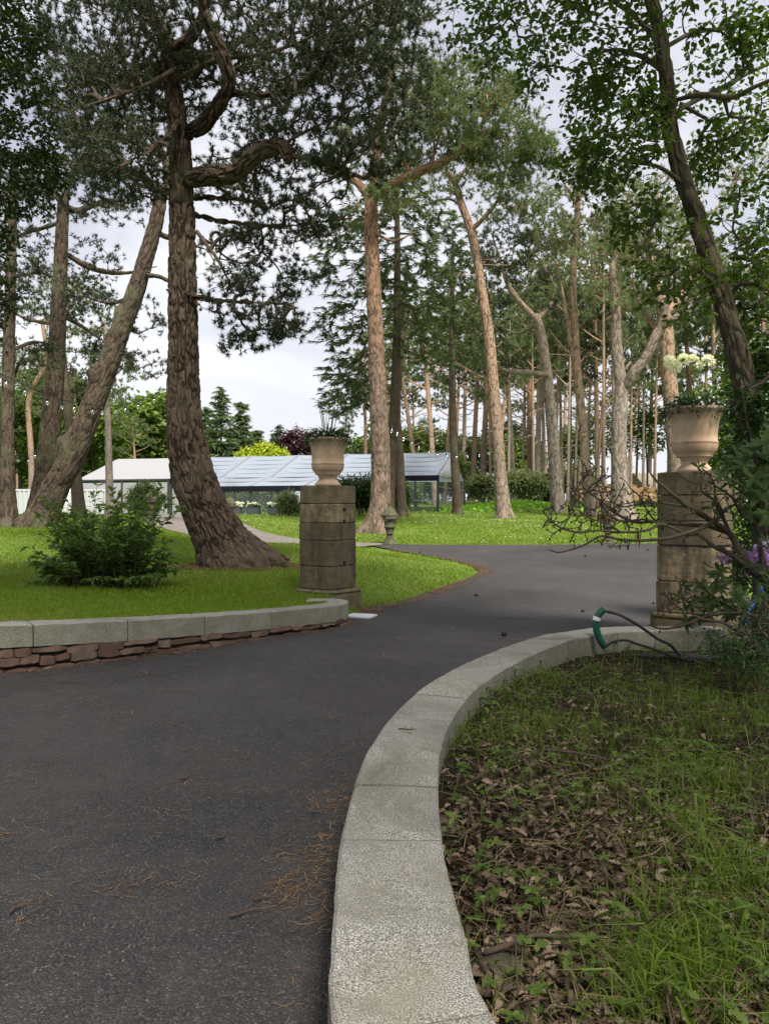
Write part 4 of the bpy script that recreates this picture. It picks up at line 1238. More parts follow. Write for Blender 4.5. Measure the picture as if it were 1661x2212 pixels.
def tree(name, label, base, stems, crown, Y=None, kind='pine', bark=BARK_DK, leaf=PINE_DARK, twig=TWIG, L=.2, W=.02, n=10, per=.35, sides=14, ring=.25, relief=None,
         group=None, r0=.007, flare=.45, crown_name='needles', spread=.8, up=.12, cat='tree', root_dirs=None, limb_min=.25, zpen=.35, burls=(), stubs=0, shell=.45, maxr=.07, tmin=.35, dead=0):
    if Y is None:
        b = hit(*base); Y = b[1]
    else:
        b = P(base[0], base[1], Y); g = float(G(b[0], b[1])); b[2] = g
    t = thing(name, label, cat, b, group=group)
    wood = MB(); wood.relief = True; sn = []; sr = []
    for si, st in enumerate(stems):
        p, r = stem_world(st, Y)
        if si == 0:
            p[0] = [p[0][0], p[0][1], b[2]]
            p = np.vstack([p[0] - np.array([0, 0, .25]), p]); r = np.r_[r[0], r]
        ln = np.linalg.norm(np.diff(p, axis=0), axis=1).sum(); m_ = max(6, int(ln / ring))
        c = catmull(np.c_[p, r], m_); pp, rr = c[:, :3].copy(), np.maximum(c[:, 3], .008)
        if si and st[-1][2] < 20: rr = np.maximum(rr * np.interp(np.linspace(0, 1, m_), [.55, 1], [1, .35]), .008)
        if si: pp[1:-1] += (vnoise(pp[1:-1] + si * 3.1, 1.3, 2) - .5)[:, None] * rr[1:-1, None] * 1.2 * unit(rng.normal(size=3))
        sc = si == 0
        base_z = b[2]; ph = rng.uniform(0, 6)
        def fn(r_, th, s, sc=sc, ph=ph):
            fn.e = None
            if relief is not None and r_.max() > .06: r_ = relief(r_, th, s); fn.e = relief.e
            if sc:
                h = np.maximum(s - .25, 0)
                r_ = r_ * (1 + flare * np.exp(-h / .35) * (.75 + .5 * np.cos(3 * th + ph) + .35 * np.cos(5 * th + 2 * ph)))
                for (bs, bth, br, ba) in burls:
                    dth = np.angle(np.exp(1j * (th - bth)))
                    r_ = r_ + ba * np.exp(-((s - bs) / br) ** 2 - (dth / .75) ** 2)
            return r_
        wood.tube(pp, rr, sides if rr[0] > .06 else max(6, sides // 2), disp=fn)
        if si == 0 and stubs:
            for q in range(stubs):
                k = int(rng.uniform(.15, .85) * m_); a = rng.uniform(3.4, 6.0); d = np.array([math.cos(a), math.sin(a) , rng.uniform(-.1, .4)])
                wood.tube(np.array([pp[k], pp[k] + d * (rr[k] + .02), pp[k] + d * (rr[k] + rng.uniform(.05, .12))]), np.array([.04, .032, .022]), 7)
        if si == 0 and dead:
            sc_ = max(1.0, Y / 45)
            for q in range(dead):
                k = int(rng.uniform(.28, .82) * m_); a = rng.uniform(0, 6.28); L_ = rng.uniform(.8, 2.6); d = np.array([math.cos(a), math.sin(a) * .7, rng.uniform(-.1, .25)])
                e = pp[k] + d * L_ + np.array([0, 0, rng.uniform(-.1, .5)]) * L_ * .4; md = pp[k] + d * L_ * .5 + rng.normal(0, .12, 3) * L_ * .6
                c_ = catmull([pp[k], md, e], 12); wood.tube(c_, np.linspace(.032, .010, 12) * sc_, 5)
                for z_ in (5, 8):
                    d2 = d * .5 + rng.normal(0, .5, 3); wood.tube(catmull([c_[z_], c_[z_] + d2 * L_ * .2, c_[z_] + d2 * L_ * .3 + np.array([0, 0, .12])], 5), np.linspace(.014, .006, 5) * sc_, 4)
        sn.append(pp); sr.append(rr)
    for rd in (root_dirs or []):
        p, r = stem_world(rd, Y)
        p[1:, 2] = np.maximum(p[1:, 2], G(p[1:, 0], p[1:, 1]) - .02)
        c = catmull(np.c_[p, r], 30); wood.tube(c[:, :3], c[:, 3], 18, disp=relief)
    stems_n = np.concatenate(sn)
    keep = np.concatenate([np.arange(len(s)) >= (len(s) * (limb_min if i == 0 else .1)) for i, s in enumerate(sn)])
    ok = stems_n[keep]
    if crown:
        att = []
        for (x, y, rx, ry, k, *e) in crown:
            dy = e[0] if e else 0.; Yc = Y + dy; ryd = e[1] if len(e) > 1 else (rx + ry) / 2 * Yc / F
            att.append(ellipsoid(P(x, y, Yc), np.array([rx * Yc / F, ryd, ry * Yc / F]), k, shell, kind == 'pine'))
        att = np.concatenate(att)
        paths, rads, w = grow(ok, None, att, r0=r0, up=up, zpen=zpen, maxr=maxr)
        fo = MB(); fo.tubes(paths, rads, 5)
        wo = wood.build('trunk', bark, t, origin=b)
        foliage(fo, paths, w, kind, L, W, n, per, spread, tmin)
        fo.build('crown', [twig, leaf], t, smooth=False, origin=b)
    else:
        wo = wood.build('trunk', bark, t, origin=b)
    return t


# ------------------------------------------------------------------ the near pine with the swept foot
T1Y = hit(500, 1224)[1]
tree('pine_tree', 'thick pine with plated bark whose swollen foot sweeps out towards the gate pier', (505, 1224), [
    [(505, 1224, 150), (478, 1170, 118), (448, 1110, 100), (424, 1050, 94), (408, 980, 86), (398, 900, 74), (396, 800, 66), (396, 700, 62), (395, 600, 58), (394, 500, 55), (392, 400, 50), (388, 300, 44), (376, 200, 37), (365, 105, 31)],
    [(367, 112, 34), (345, 60, 30), (310, 20, 26, .3), (270, -30, 22, .5), (230, -120, 16, .6)], [(368, 115, 30), (408, 85, 26, -.3), (432, 45, 20, -.4), (445, -10, 18, -.5), (450, -100, 12, -.5)],
    [(405, 288, 30, 0), (440, 258, 34, -.5), (478, 220, 32, -1.), (492, 175, 30, -1.3), (478, 115, 29, -1.5), (450, 50, 28, -1.6), (432, -20, 24, -1.8), (420, -130, 18, -1.8)],
    [(488, 200, 17, -1.1), (545, 205, 15, -1.3), (620, 195, 14, -1.6), (680, 160, 13, -1.9), (715, 100, 12, -2.1), (740, 40, 13, -2.2), (800, 5, 11, -2.3), (880, -30, 8, -2.3)],
    [(418, 386, 40, -.2), (455, 380, 42, -.5), (505, 375, 38, -.8), (540, 345, 36, -1.1), (580, 320, 34, -1.3), (612, 320, 30, -1.4), (626, 342, 24, -1.5)],
    [(615, 335, 10, -1.4), (660, 340, 9, -1.6), (720, 350, 8, -1.9), (775, 385, 6, -2.2)], [(605, 315, 7, -1.4), (650, 290, 6, -1.6), (720, 255, 5, -1.8)],
    [(372, 130, 12, .2), (310, 160, 9, .6), (225, 180, 8, 1.2), (120, 195, 8, 1.6), (60, 215, 6, 2)], [(380, 150, 11, -.3), (300, 190, 8, -1.), (215, 220, 7, -1.6), (150, 238, 7, -2)],
    [(385, 135, 20, .4), (430, 120, 18, .8), (500, 100, 14, 1.4), (560, 50, 11, 2), (590, -20, 12, 2.4)], [(385, 170, 12, -.2), (470, 130, 10, -.8), (560, 118, 9, -1.5), (650, 90, 8, -2), (740, 40, 8, -2.4)],
    [(390, 262, 13, -.3), (350, 305, 10, -1), (290, 345, 8, -1.6), (235, 370, 6, -2)], [(415, 462, 12, .5), (480, 478, 11, 1), (560, 488, 9, 1.5), (650, 485, 7, 1.9), (760, 470, 8, 2.2)],
    [(420, 640, 13, -.2), (470, 650, 11, -.6), (540, 654, 9, -.9), (612, 656, 7, -1.2)], [(420, 425, 12, .6), (500, 430, 10, 1.2), (580, 440, 8, 1.8)], [(425, 500, 9, -.3), (470, 560, 7, -.7), (510, 640, 5, -1)],
], [
    (500, 70, 270, 90, 760, -.5, 2.6), (780, 70, 170, 110, 640, -2.0, 2.2), (700, 190, 170, 90, 340, -1.6, 2.2), (840, 220, 100, 90, 220, -2.2, 1.6), (250, 60, 180, 100, 620, .4, 2.2), (220, 220, 170, 80, 540, .0, 2.2), (380, 190, 120, 60, 220, 1.2, 1.4), (270, 360, 120, 60, 240, -.6, 1.6), (120, 150, 90, 80, 160, .6, 1.6), (520, 230, 130, 60, 170, .6, 1.8), (800, 330, 80, 50, 110, -2.1, 1.2),
    (560, 400, 130, 50, 220, .8, 1.6), (650, 480, 110, 45, 210, 1.6, 1.2), (280, 330, 110, 60, 130, -1, 1.8), (640, 280, 90, 50, 90, -1.4, 1.4),
    (540, 530, 90, 40, 120, .2, .9), (560, 620, 75, 40, 90, -.8, .8), (590, 700, 85, 50, 130, -1.1, .8), (520, 745, 50, 25, 40, -.9, .5), (470, 650, 40, 60, 35, -.6, .6), (650, 590, 60, 40, 50, .8, .9), (700, 420, 70, 50, 70, -1.6, 1.0), (580, -60, 330, 80, 420, -1., 2.8), (180, -40, 160, 70, 160, .4, 2.)],
    Y=T1Y, bark=BARK_BIG, leaf=PINE_DARK, L=.125, W=.011, n=15, per=.20, sides=250, ring=.019, relief=plates(.075, .30, .034), r0=.0085, flare=.25, stubs=9, spread=1.0, shell=.3, tmin=.62,
    root_dirs=[[(495, 1180, 80), (545, 1198, 62, -.15), (590, 1214, 40, -.25), (636, 1226, 14, -.3)], [(480, 1190, 70), (450, 1222, 40, -.2), (425, 1236, 10, -.3)], [(500, 1190, 70, -.3), (520, 1228, 40, -.6), (545, 1250, 10, -.8)], [(520, 1185, 60, .3), (575, 1200, 40, .5), (625, 1208, 12, .7)]], maxr=.05)

# ------------------------------------------------------------------ the pines at the left
tree('pine_tree', 'leaning pine with burls that rises from behind the bush to the thick pine', (85, 1138), [
    [(85, 1138, 66), (118, 1060, 56), (160, 980, 53), (195, 890, 48), (232, 795, 46), (262, 710, 42), (290, 640, 38), (318, 550, 34), (340, 470, 30), (348, 415, 26)],
    [(346, 440, 22), (335, 405, 18), (300, 380, 15, .5), (240, 350, 11, 1), (170, 345, 8, 1.5)], [(348, 430, 22), (362, 390, 18), (350, 330, 14), (300, 280, 10, .5), (240, 260, 8, 1)], [(350, 420, 18), (400, 395, 14), (480, 400, 11, 1), (560, 420, 8, 2)],
    [(330, 500, 12), (385, 520, 10, .6), (450, 540, 7, 1)], [(305, 595, 10), (350, 600, 9, -.5), (420, 640, 7, -1)], [(290, 640, 10), (240, 655, 8, .5), (180, 640, 6, 1)]],
    [(240, 330, 130, 60, 230), (330, 260, 110, 50, 140), (150, 380, 100, 50, 130, 1), (480, 400, 110, 40, 150, 1), (300, 690, 60, 45, 60, .8), (320, 790, 45, 40, 45, .8), (200, 640, 70, 40, 60, 1), (430, 560, 50, 40, 50, 1)],
    bark=BARK_DK, leaf=PINE_DARK, L=.17, W=.016, n=12, per=.3, sides=60, ring=.07, relief=plates(.085, .34, .022, 2.), burls=[(3.3, 0.2, .3, .26), (5.9, .3, .25, .22), (8.2, .2, .2, .1)], stubs=6)
tree('pine_tree', 'tall straight dark pine standing just behind the leaning pine with burls', (82, 1128), [
    [(82, 1128, 54), (100, 1020, 46), (112, 900, 42), (121, 800, 38), (128, 650, 32), (134, 520, 27), (138, 425, 23)],
    [(137, 440, 14), (115, 420, 11), (80, 400, 8)], [(138, 445, 16), (170, 455, 14, .5), (230, 435, 10, 1), (300, 440, 7, 1.5)], [(130, 540, 12), (200, 580, 11, .5), (270, 590, 9, 1), (340, 575, 7, 1.3)], [(134, 480, 10), (70, 500, 8, 1), (20, 520, 6, 2)],
    [(140, 430, 14), (160, 370, 11), (200, 300, 8, .5)], [(126, 680, 9), (170, 700, 8, .5), (230, 740, 6, .8)], [(125, 700, 9), (60, 690, 7, .6), (10, 660, 5, 1)]],
    [(120, 400, 110, 50, 150), (230, 460, 90, 40, 110), (60, 520, 80, 45, 100, 1), (180, 560, 90, 50, 110, 1), (210, 680, 90, 50, 110, .8), (60, 640, 70, 50, 80, 1), (190, 330, 80, 50, 90), (230, 760, 60, 35, 60, .9)],
    bark=BARK_DK, leaf=PINE_DARK, L=.18, W=.018, n=11, per=.32, sides=44, ring=.09, relief=plates(.085, .34, .018, 5.), stubs=9)
tree('pine_tree', 'pine with scaly bark nearest the left edge in front of the white container', (18, 1138), [
    [(18, 1138, 40), (17, 1020, 30), (17, 900, 27), (20, 760, 25), (24, 600, 22), (28, 480, 18), (30, 330, 12)], [(22, 760, 9), (70, 740, 8, 1), (120, 745, 6, 2)], [(25, 600, 8), (80, 590, 7, -.5), (130, 600, 5, -1)], [(18, 860, 8), (40, 790, 7, 1), (70, 740, 5, 1.5)]],
    [(40, 420, 90, 80, 160), (80, 610, 70, 50, 80, -.5), (-30, 550, 70, 80, 90), (90, 760, 60, 40, 60, 1.5), (-20, 700, 50, 40, 50)],
    bark=BARK_DK, leaf=PINE_DARK, L=.18, W=.018, n=11, per=.32, sides=40, ring=.09, relief=plates(.085, .32, .018, 8.), stubs=4)
for base, st, cr, lab, bk in [
    ((172, 1112), [(172, 1112, 28), (165, 1030, 24), (152, 930, 20), (142, 830, 18), (135, 760, 14), (128, 640, 9)], [(120, 650, 80, 60, 90), (180, 740, 50, 40, 50)], 'thin dark pine seen between the leaning trunk and the ladder', BARK_DK),
    ((239, 1113), [(239, 1113, 18), (236, 1000, 15), (233, 880, 12), (231, 800, 10), (228, 700, 7)], [(245, 800, 60, 50, 90), (225, 710, 50, 50, 70)], 'slim grey pine in front of the white fabric marquee wall', BARK_PALE),
    ((70, 1060), [(70, 1090, 14), (68, 980, 12), (64, 860, 11), (100, 780, 9), (92, 690, 8)], [(70, 780, 80, 60, 120), (110, 690, 60, 50, 80)], 'thin pinkish pine rising above the white container', BARK_ORANGE)]:
    tree('pine_tree', lab, base, [st], cr, Y=38 if base[0] != 70 else 64, bark=bk, leaf=PINE_GREEN, L=.26, W=.03, n=9, per=.45, sides=14, ring=.3)

# ------------------------------------------------------------------ pines of the middle
tree('pine_tree', 'straight central pine forking into an orange limb above the lidded finial', (816, 1150), [
    [(816, 1152, 56), (822, 1080, 44), (822, 980, 41), (818, 880, 39), (814, 780, 36), (808, 650, 33), (803, 530, 31), (802, 440, 28), (806, 400, 24)],
    [(806, 425, 26), (835, 405, 24, -.3), (880, 385, 21, -.6), (930, 362, 19, -.9), (975, 340, 16, -1.2), (1015, 318, 13, -1.4), (1060, 280, 9, -1.6)], [(885, 385, 14, -.6), (880, 360, 13, -.7), (862, 330, 12, -.8), (850, 300, 9, -.9)], [(930, 362, 9, -.9), (938, 330, 7, -.9), (950, 290, 6, -1)],
    [(803, 425, 20), (770, 395, 16, .4), (735, 375, 12, .8), (700, 360, 9, 1.2)], [(806, 410, 22), (812, 340, 19), (826, 250, 16), (842, 150, 13), (848, 60, 9)], [(812, 360, 10), (850, 260, 9, .5), (900, 180, 7, 1)], [(803, 500, 7), (850, 520, 6, -.6), (900, 500, 5, -1)]],
    [(1020, 250, 130, 75, 560, -1.4), (930, 300, 120, 60, 330, -.8), (1100, 315, 100, 50, 330, -1.8), (1165, 335, 60, 40, 150, -1.6), (1000, 185, 110, 50, 300, -.6), (1080, 200, 40, 45, 90, -1.), (860, 420, 60, 40, 90, -1), (1080, 380, 60, 25, 50, -1.6), (740, 340, 90, 50, 120, 1), (850, 110, 100, 100, 240), (900, 210, 90, 60, 150, 1), (780, 470, 60, 40, 60, 1.5), (1080, 210, 60, 50, 80, -1.)],
    bark=BARK_RED, leaf=PINE_GREEN, twig=TWIG_OR, L=.21, W=.019, n=12, per=.30, sides=60, ring=.07, relief=plates(.08, .30, .016, 3.), stubs=7, limb_min=.8)


def conifer(name, label, base, Y, pts, crown, leaf=SPRUCE, bark=BARK_DK, L=.34, W=.035, n=10, per=.4, group=None, **k):
    return tree(name, label, base, pts, crown, Y=Y, kind='spruce', bark=bark, leaf=leaf, L=L, W=W, n=n, per=per, group=group, up=.10, zpen=-.15, limb_min=.2, sides=16, ring=.3, dead=8 if Y < 60 else 0, **k)


conifer('fir_tree', 'shaggy fir whose drooping boughs spread left of the straight central pine', (838, 1100), 37, [[(838, 1108, 26), (846, 980, 22), (855, 800, 19), (858, 640, 16), (858, 500, 12), (856, 350, 6)]],
    [(760, 560, 90, 100, 170), (900, 600, 90, 110, 140), (740, 700, 70, 60, 100), (900, 730, 80, 60, 50), (800, 440, 80, 70, 90), (900, 460, 80, 60, 70), (740, 800, 50, 40, 50), (860, 380, 60, 60, 90)])
conifer('fir_tree', 'dark fir with a thin mossy stem behind the straight central pine', (868, 1102), 42, [[(868, 1104, 22), (862, 960, 18), (858, 880, 15), (870, 700, 12), (880, 560, 8)]],
    [(930, 640, 80, 90, 85), (960, 540, 70, 70, 60), (960, 760, 70, 60, 36), (800, 840, 60, 50, 60), (730, 850, 50, 50, 70), (830, 640, 70, 70, 90)])
conifer('fir_tree', 'fir with bare lower stem standing at the open right end of the marquee', (988, 1102), 46, [[(989, 1102, 21), (982, 1000, 18), (978, 900, 16), (976, 780, 14), (976, 640, 10), (978, 520, 6)]],
    [(980, 620, 60, 90, 80), (960, 720, 60, 60, 36), (1010, 730, 50, 60, 24), (980, 510, 50, 60, 40)])

tree('pine_tree', 'leaning orange-topped pine alone on the open lawn right of the marquee', (1088, 1119), [
    [(1088, 1119, 34), (1080, 1020, 27), (1073, 930, 26), (1064, 820, 25), (1055, 720, 23), (1042, 640, 21), (1030, 560, 19), (1016, 495, 18), (996, 440, 16), (984, 400, 13), (968, 372, 9)],
    [(1016, 497, 12), (1045, 470, 10, -.5), (1070, 440, 9, -.8), (1088, 405, 7, -1)], [(992, 425, 6), (950, 400, 5, .6)], [(984, 400, 8), (1000, 370, 7), (1020, 350, 5)], [(1000, 450, 5), (970, 430, 5, .5), (930, 440, 4, 1)]],
    [(1100, 405, 75, 40, 142, -.8), (1020, 365, 80, 40, 127), (950, 390, 55, 40, 82), (1150, 440, 60, 40, 90, -1), (940, 450, 50, 30, 45, 1), (1060, 450, 50, 30, 45, -1)], bark=BARK_ORANGE, leaf=PINE_GREEN, twig=TWIG_OR, L=.24, W=.024, n=10, per=.38, sides=36, ring=.1, relief=plates(.085, .32, .014, 4.), stubs=10, limb_min=.6, dead=5)
tree('pine_tree', 'dark forked pine with crooked grey limbs right of the lone leaning pine', (1204, 1106), [
    [(1204, 1106, 30), (1198, 1010, 26), (1190, 900, 24), (1180, 800, 22), (1168, 720, 20), (1155, 680, 17)], [(1158, 690, 13), (1125, 655, 12), (1095, 610, 10), (1080, 560, 8), (1060, 500, 6)], [(1160, 690, 11), (1190, 660, 10), (1195, 620, 8), (1170, 570, 6), (1130, 520, 5)],
    [(1182, 810, 11, -.3), (1140, 805, 12, -1), (1090, 800, 10, -1.5), (1055, 775, 7, -2)], [(1160, 700, 6), (1120, 720, 5, 1), (1070, 700, 4, 2)]],
    [(1100, 525, 100, 50, 186), (1155, 485, 80, 50, 136), (1060, 560, 70, 40, 74), (1185, 560, 65, 50, 93), (1120, 590, 60, 40, 55), (1200, 620, 50, 40, 49), (1060, 690, 60, 50, 37, 1.5), (1080, 770, 60, 30, 24, -1.5), (1210, 690, 50, 60, 37)], bark=BARK_PALE, leaf=PINE_DARK, L=.26, W=.028, n=10, per=.4, sides=36, ring=.1, relief=plates(.085, .32, .014, 6.), limb_min=.7, stubs=5, dead=10)
tree('pine_tree', 'slender bright orange pine in front of the log stack with a bare twin stem', (1272, 1116), [
    [(1276, 1117, 25), (1266, 1010, 21), (1256, 900, 19), (1246, 800, 18), (1240, 700, 17), (1237, 620, 15), (1240, 540, 14), (1248, 440, 12), (1250, 350, 8)],
    [(1250, 840, 12), (1236, 760, 11), (1225, 690, 9), (1212, 620, 8), (1200, 560, 6)], [(1248, 450, 6), (1220, 400, 5), (1200, 370, 4)], [(1240, 560, 6), (1270, 600, 6, .5), (1320, 590, 5, 1)]],
    [(1205, 505, 70, 60, 142), (1255, 375, 65, 55, 105), (1295, 430, 60, 50, 93), (1210, 430, 55, 40, 68), (1290, 520, 60, 50, 74), (1180, 600, 50, 50, 49)], bark=BARK_ORANGE, leaf=PINE_BLUE, twig=TWIG_OR, L=.24, W=.026, n=10, per=.4, sides=30, ring=.12, relief=plates(.08, .28, .01, 7.), limb_min=.6, dead=8)
tree('pine_tree', 'stout pale pine forking low in a wide Y behind the second finial', (1348, 1122), [
    [(1348, 1122, 44), (1338, 1030, 36), (1336, 930, 33), (1340, 870, 32), (1344, 830, 30)], [(1343, 845, 27), (1335, 790, 25), (1330, 730, 23), (1330, 650, 21), (1322, 580, 17), (1340, 520, 12), (1345, 450, 8)],
    [(1346, 845, 24), (1365, 815, 23, -.4), (1395, 770, 21, -.8), (1420, 715, 20, -1.1), (1436, 670, 18, -1.3), (1450, 620, 14, -1.5), (1480, 550, 9, -1.7)], [(1350, 800, 7), (1362, 780, 6)], [(1425, 710, 15, -1.1), (1455, 690, 16, -1.6), (1480, 680, 14, -2.), (1510, 640, 9, -2.2)]],
    [(1330, 555, 90, 60, 186), (1370, 465, 80, 60, 148), (1470, 555, 80, 60, 124, -1.6), (1300, 640, 55, 45, 62), (1420, 500, 70, 50, 93, -1), (1520, 600, 65, 55, 86, -2), (1350, 390, 70, 50, 86), (1390, 650, 50, 40, 43)], bark=BARK_PALE, leaf=PINE_BLUE, twig=TWIG_OR, L=.24, W=.026, n=10, per=.38, sides=48, ring=.09, relief=plates(.085, .32, .014, 9.), limb_min=.9, dead=6)
tree('pine_tree', 'orange-limbed pine directly behind the right urn and its white flowers', (1470, 1120), [
    [(1470, 1125, 44), (1462, 1020, 37), (1452, 900, 34), (1443, 800, 32), (1436, 700, 30), (1425, 640, 26), (1405, 590, 22)], [(1408, 600, 18), (1380, 570, 15), (1360, 530, 12), (1340, 500, 9)], [(1410, 595, 18), (1400, 540, 16), (1395, 480, 13), (1420, 420, 9)], [(1432, 680, 16), (1470, 640, 13, .5), (1490, 590, 10, 1), (1530, 480, 8, 1.5), (1590, 390, 5, 2)], [(1436, 720, 12), (1400, 690, 12, 1), (1375, 640, 10, 1.5), (1365, 590, 7, 2)]],
    [(1380, 500, 90, 60, 148), (1440, 420, 80, 70, 148), (1500, 560, 70, 70, 99, 1), (1340, 480, 60, 50, 68), (1520, 420, 70, 80, 111, 1), (1600, 350, 80, 80, 124, 2), (1470, 330, 60, 50, 68)], Y=44, bark=BARK_ORANGE, leaf=PINE_BLUE, twig=TWIG_OR, L=.24, W=.028, n=9, per=.42, sides=40, ring=.12, relief=plates(.085, .32, .012, 1.), limb_min=.8)

# ------------------------------------------------------------------ far forest: a few built, the rest copies of them
def far_pine(px, Y, ytop, w, leaf, bark, lean=0):
    z0 = None
    b = np.array([(px - CX) * Y / F, Y, 0]); yb = CY + (EYE - float(G(b[0], b[1]))) * F / Y
    hh = yb - ytop; st = [(px, yb, w), (px + lean * .3, yb - hh * .3, w * .85), (px + lean * .7, yb - hh * .6, w * .7), (px + lean, yb - hh * .85, w * .45), (px + lean * 1.1, ytop, w * .2)]
    q = lambda f: (px + lean * f, yb - hh * f)
    limbs = []; cr = []
    for f, s in ((.62, 1), (.70, -1), (.78, 1), (.86, -1), (.55, -1)):
        x, y = q(f); e = hh * rng.uniform(.13, .2); dy = rng.uniform(-1.5, 1.5)
        limbs.append([(x, y, w * .35), (x + s * e * .5, y - e * .25, w * .28, dy * .5), (x + s * e, y - e * .6, w * .15, dy)])
        cr.append((x + s * e * .9, y - e * .6, e * .75, e * .32, 34, dy))
    for k_ in range(4):
        f = rng.uniform(.28, .6); x, y = q(f); e = hh * rng.uniform(.05, .13) * rng.choice([-1, 1]); limbs.append([(x, y, w * .2), (x + e * .5, y + rng.uniform(-.03, .03) * hh, w * .16, rng.uniform(-.6, .6)), (x + e, y - rng.uniform(-.02, .06) * hh, w * .08, rng.uniform(-1, 1))])
    cr += [(q(1)[0], q(1)[1] + hh * .06, hh * .13, hh * .09, 60), (q(.8)[0], q(.8)[1], hh * .15, hh * .06, 22)]
    return tree('pine_tree', 'slender scots pine among the many distant trunks of the wood behind the lawn', (px, yb), [st] + limbs, cr, Y=Y, bark=bark, leaf=leaf, L=.42, W=.07, n=9, per=.55, sides=12, ring=.5, group='distant pines of the wood', limb_min=.5, stubs=4, dead=9)


protos = [far_pine(1160, 62, 560, 14, PINE_GREEN, BARK_PALE, 8), far_pine(1290, 60, 500, 12, PINE_BLUE, BARK_ORANGE, -6), far_pine(940, 66, 640, 13, PINE_GREEN, BARK_ORANGE, -25), far_pine(1040, 70, 600, 14, PINE_DARK, BARK_RED, 20)]
far = [(1225, 57, 0, .82), (1304, 55, 1, .95), (1322, 58, 1, .9), (1215, 66, 2, 1.), (1240, 63, 0, .75), (1300, 64, 2, 1.), (1372, 70, 1, .85), (1145, 74, 3, 1.), (1110, 78, 0, 1.1), (1020, 82, 3, 1.), (960, 78, 1, .95), (905, 84, 2, 1.), (790, 80, 3, .8), (850, 90, 1, .9), (1000, 92, 0, 1.), (1070, 90, 2, 1.1), (1180, 92, 1, 1.1), (1250, 88, 3, 1.1), (1420, 75, 0, .9), (1445, 66, 2, .85), (1500, 70, 3, 1.), (1550, 62, 0, .95), (1590, 74, 1, 1.), (1630, 66, 2, 1.1), (1690, 60, 3, 1.1), (1530, 90, 1, 1.2), (1350, 95, 2, 1.), (1400, 98, 3, 1.),
       (20, 70, 2, .6), (110, 66, 1, .62), (160, 74, 3, .62), (260, 80, 0, .6), (300, 72, 2, .5), (340, 86, 3, .6), (-40, 62, 0, .7), (40, 88, 1, .75), (200, 90, 2, .72), (745, 96, 0, .62), (820, 100, 3, .9), (1098, 60, 0, .8), (1128, 64, 1, .85), (1152, 58, 2, .8), (1172, 67, 0, .9), (1198, 61, 1, .9), (1232, 69, 2, .9), (1262, 66, 0, .85), (1284, 57, 3, .75), (1333, 63, 1, .9), (1362, 60, 2, .8), (1388, 66, 0, .85), (1412, 62, 1, .9), (1060, 66, 2, .8), (1130, 100, 0, 1.), (1215, 105, 2, 1.1), (1290, 105, 0, 1.1), (1480, 105, 2, 1.1), (1620, 100, 0, 1.2), (900, 105, 0, .85), (980, 108, 3, 1.)]
far = [f for i_, f in enumerate(far) if not (f[0] > 880 and f[0] < 1480 and f[1] > 73 and i_ % 6 < 1)]
for px, Y, k, s in far:
    x = (px - CX) * Y / F; c = copy_tree(protos[k]); c.location = (x, Y, float(G(x, Y))); sl_ = .62 if 1050 < px < 1425 and Y < 71 else 1.; c.scale = (s * sl_ * rng.uniform(.9, 1.1),) * 2 + (s * rng.uniform(.92, 1.08),); c.rotation_euler = (rng.normal(0, .02), rng.normal(0, .03), rng.uniform(0, 6.28))


# ------------------------------------------------------------------ broadleaf masses, spruces, beech and shrubs far off
def blob(name, label, px, py, rx, ry, Y, leaf, n=420, L=.5, W=.36, k=9, cat='tree', trunk=True, group=None, kind='leaf', lobes=7, crown_name='leaves', bark=BARK_DK):
    """a leafy tree or shrub built from several uneven lobes on its own branching"""
    x = (px - CX) * Y / F; g = float(G(x, Y)); yb = CY + (EYE - g) * F / Y
    cr = []
    for q in range(lobes):
        a = 6.28 * q / lobes + rng.uniform(-.4, .4); f = rng.uniform(.35, .7)
        cr.append((px + math.cos(a) * rx * f, py - math.sin(a) * ry * f * .9, rx * rng.uniform(.35, .55), ry * rng.uniform(.35, .5), n // lobes, rng.uniform(-.5, .5) * rx * Y / F))
    w = max(5, rx * .10)
    st = [[(px, yb, w), (px + rx * .05, (yb + py) / 2 + ry * .2, w * .8), (px - rx * .03, py + ry * .2, w * .5), (px, py - ry * .5, w * .25)]]
    return tree(name, label, (px, yb), st, cr, Y=Y, kind=kind, leaf=leaf, bark=bark, L=L, W=W, n=k, per=.8 if L > .3 else .3, crown_name=crown_name, cat=cat, group=group, limb_min=.15, sides=10, ring=.4, shell=.6, spread=1.0)


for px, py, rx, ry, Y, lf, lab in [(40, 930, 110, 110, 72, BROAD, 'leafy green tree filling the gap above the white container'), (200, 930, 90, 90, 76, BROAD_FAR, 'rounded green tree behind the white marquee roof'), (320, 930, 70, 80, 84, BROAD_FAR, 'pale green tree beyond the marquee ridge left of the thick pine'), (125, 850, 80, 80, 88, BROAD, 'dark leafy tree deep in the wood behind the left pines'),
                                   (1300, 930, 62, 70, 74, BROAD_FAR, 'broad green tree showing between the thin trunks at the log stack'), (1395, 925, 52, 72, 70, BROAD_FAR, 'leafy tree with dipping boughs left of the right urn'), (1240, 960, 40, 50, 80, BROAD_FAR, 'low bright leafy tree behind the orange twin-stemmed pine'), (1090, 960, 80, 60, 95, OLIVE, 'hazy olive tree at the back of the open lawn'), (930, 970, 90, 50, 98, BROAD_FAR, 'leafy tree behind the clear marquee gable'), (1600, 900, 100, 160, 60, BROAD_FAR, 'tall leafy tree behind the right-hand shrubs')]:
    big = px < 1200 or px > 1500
    blob('broadleaf_tree', lab, px, py, rx, ry, Y, lf, n=520 if big else 230, L=.42 if big else .34, W=.30 if big else .24, k=12 if big else 9, lobes=7 if big else 11)
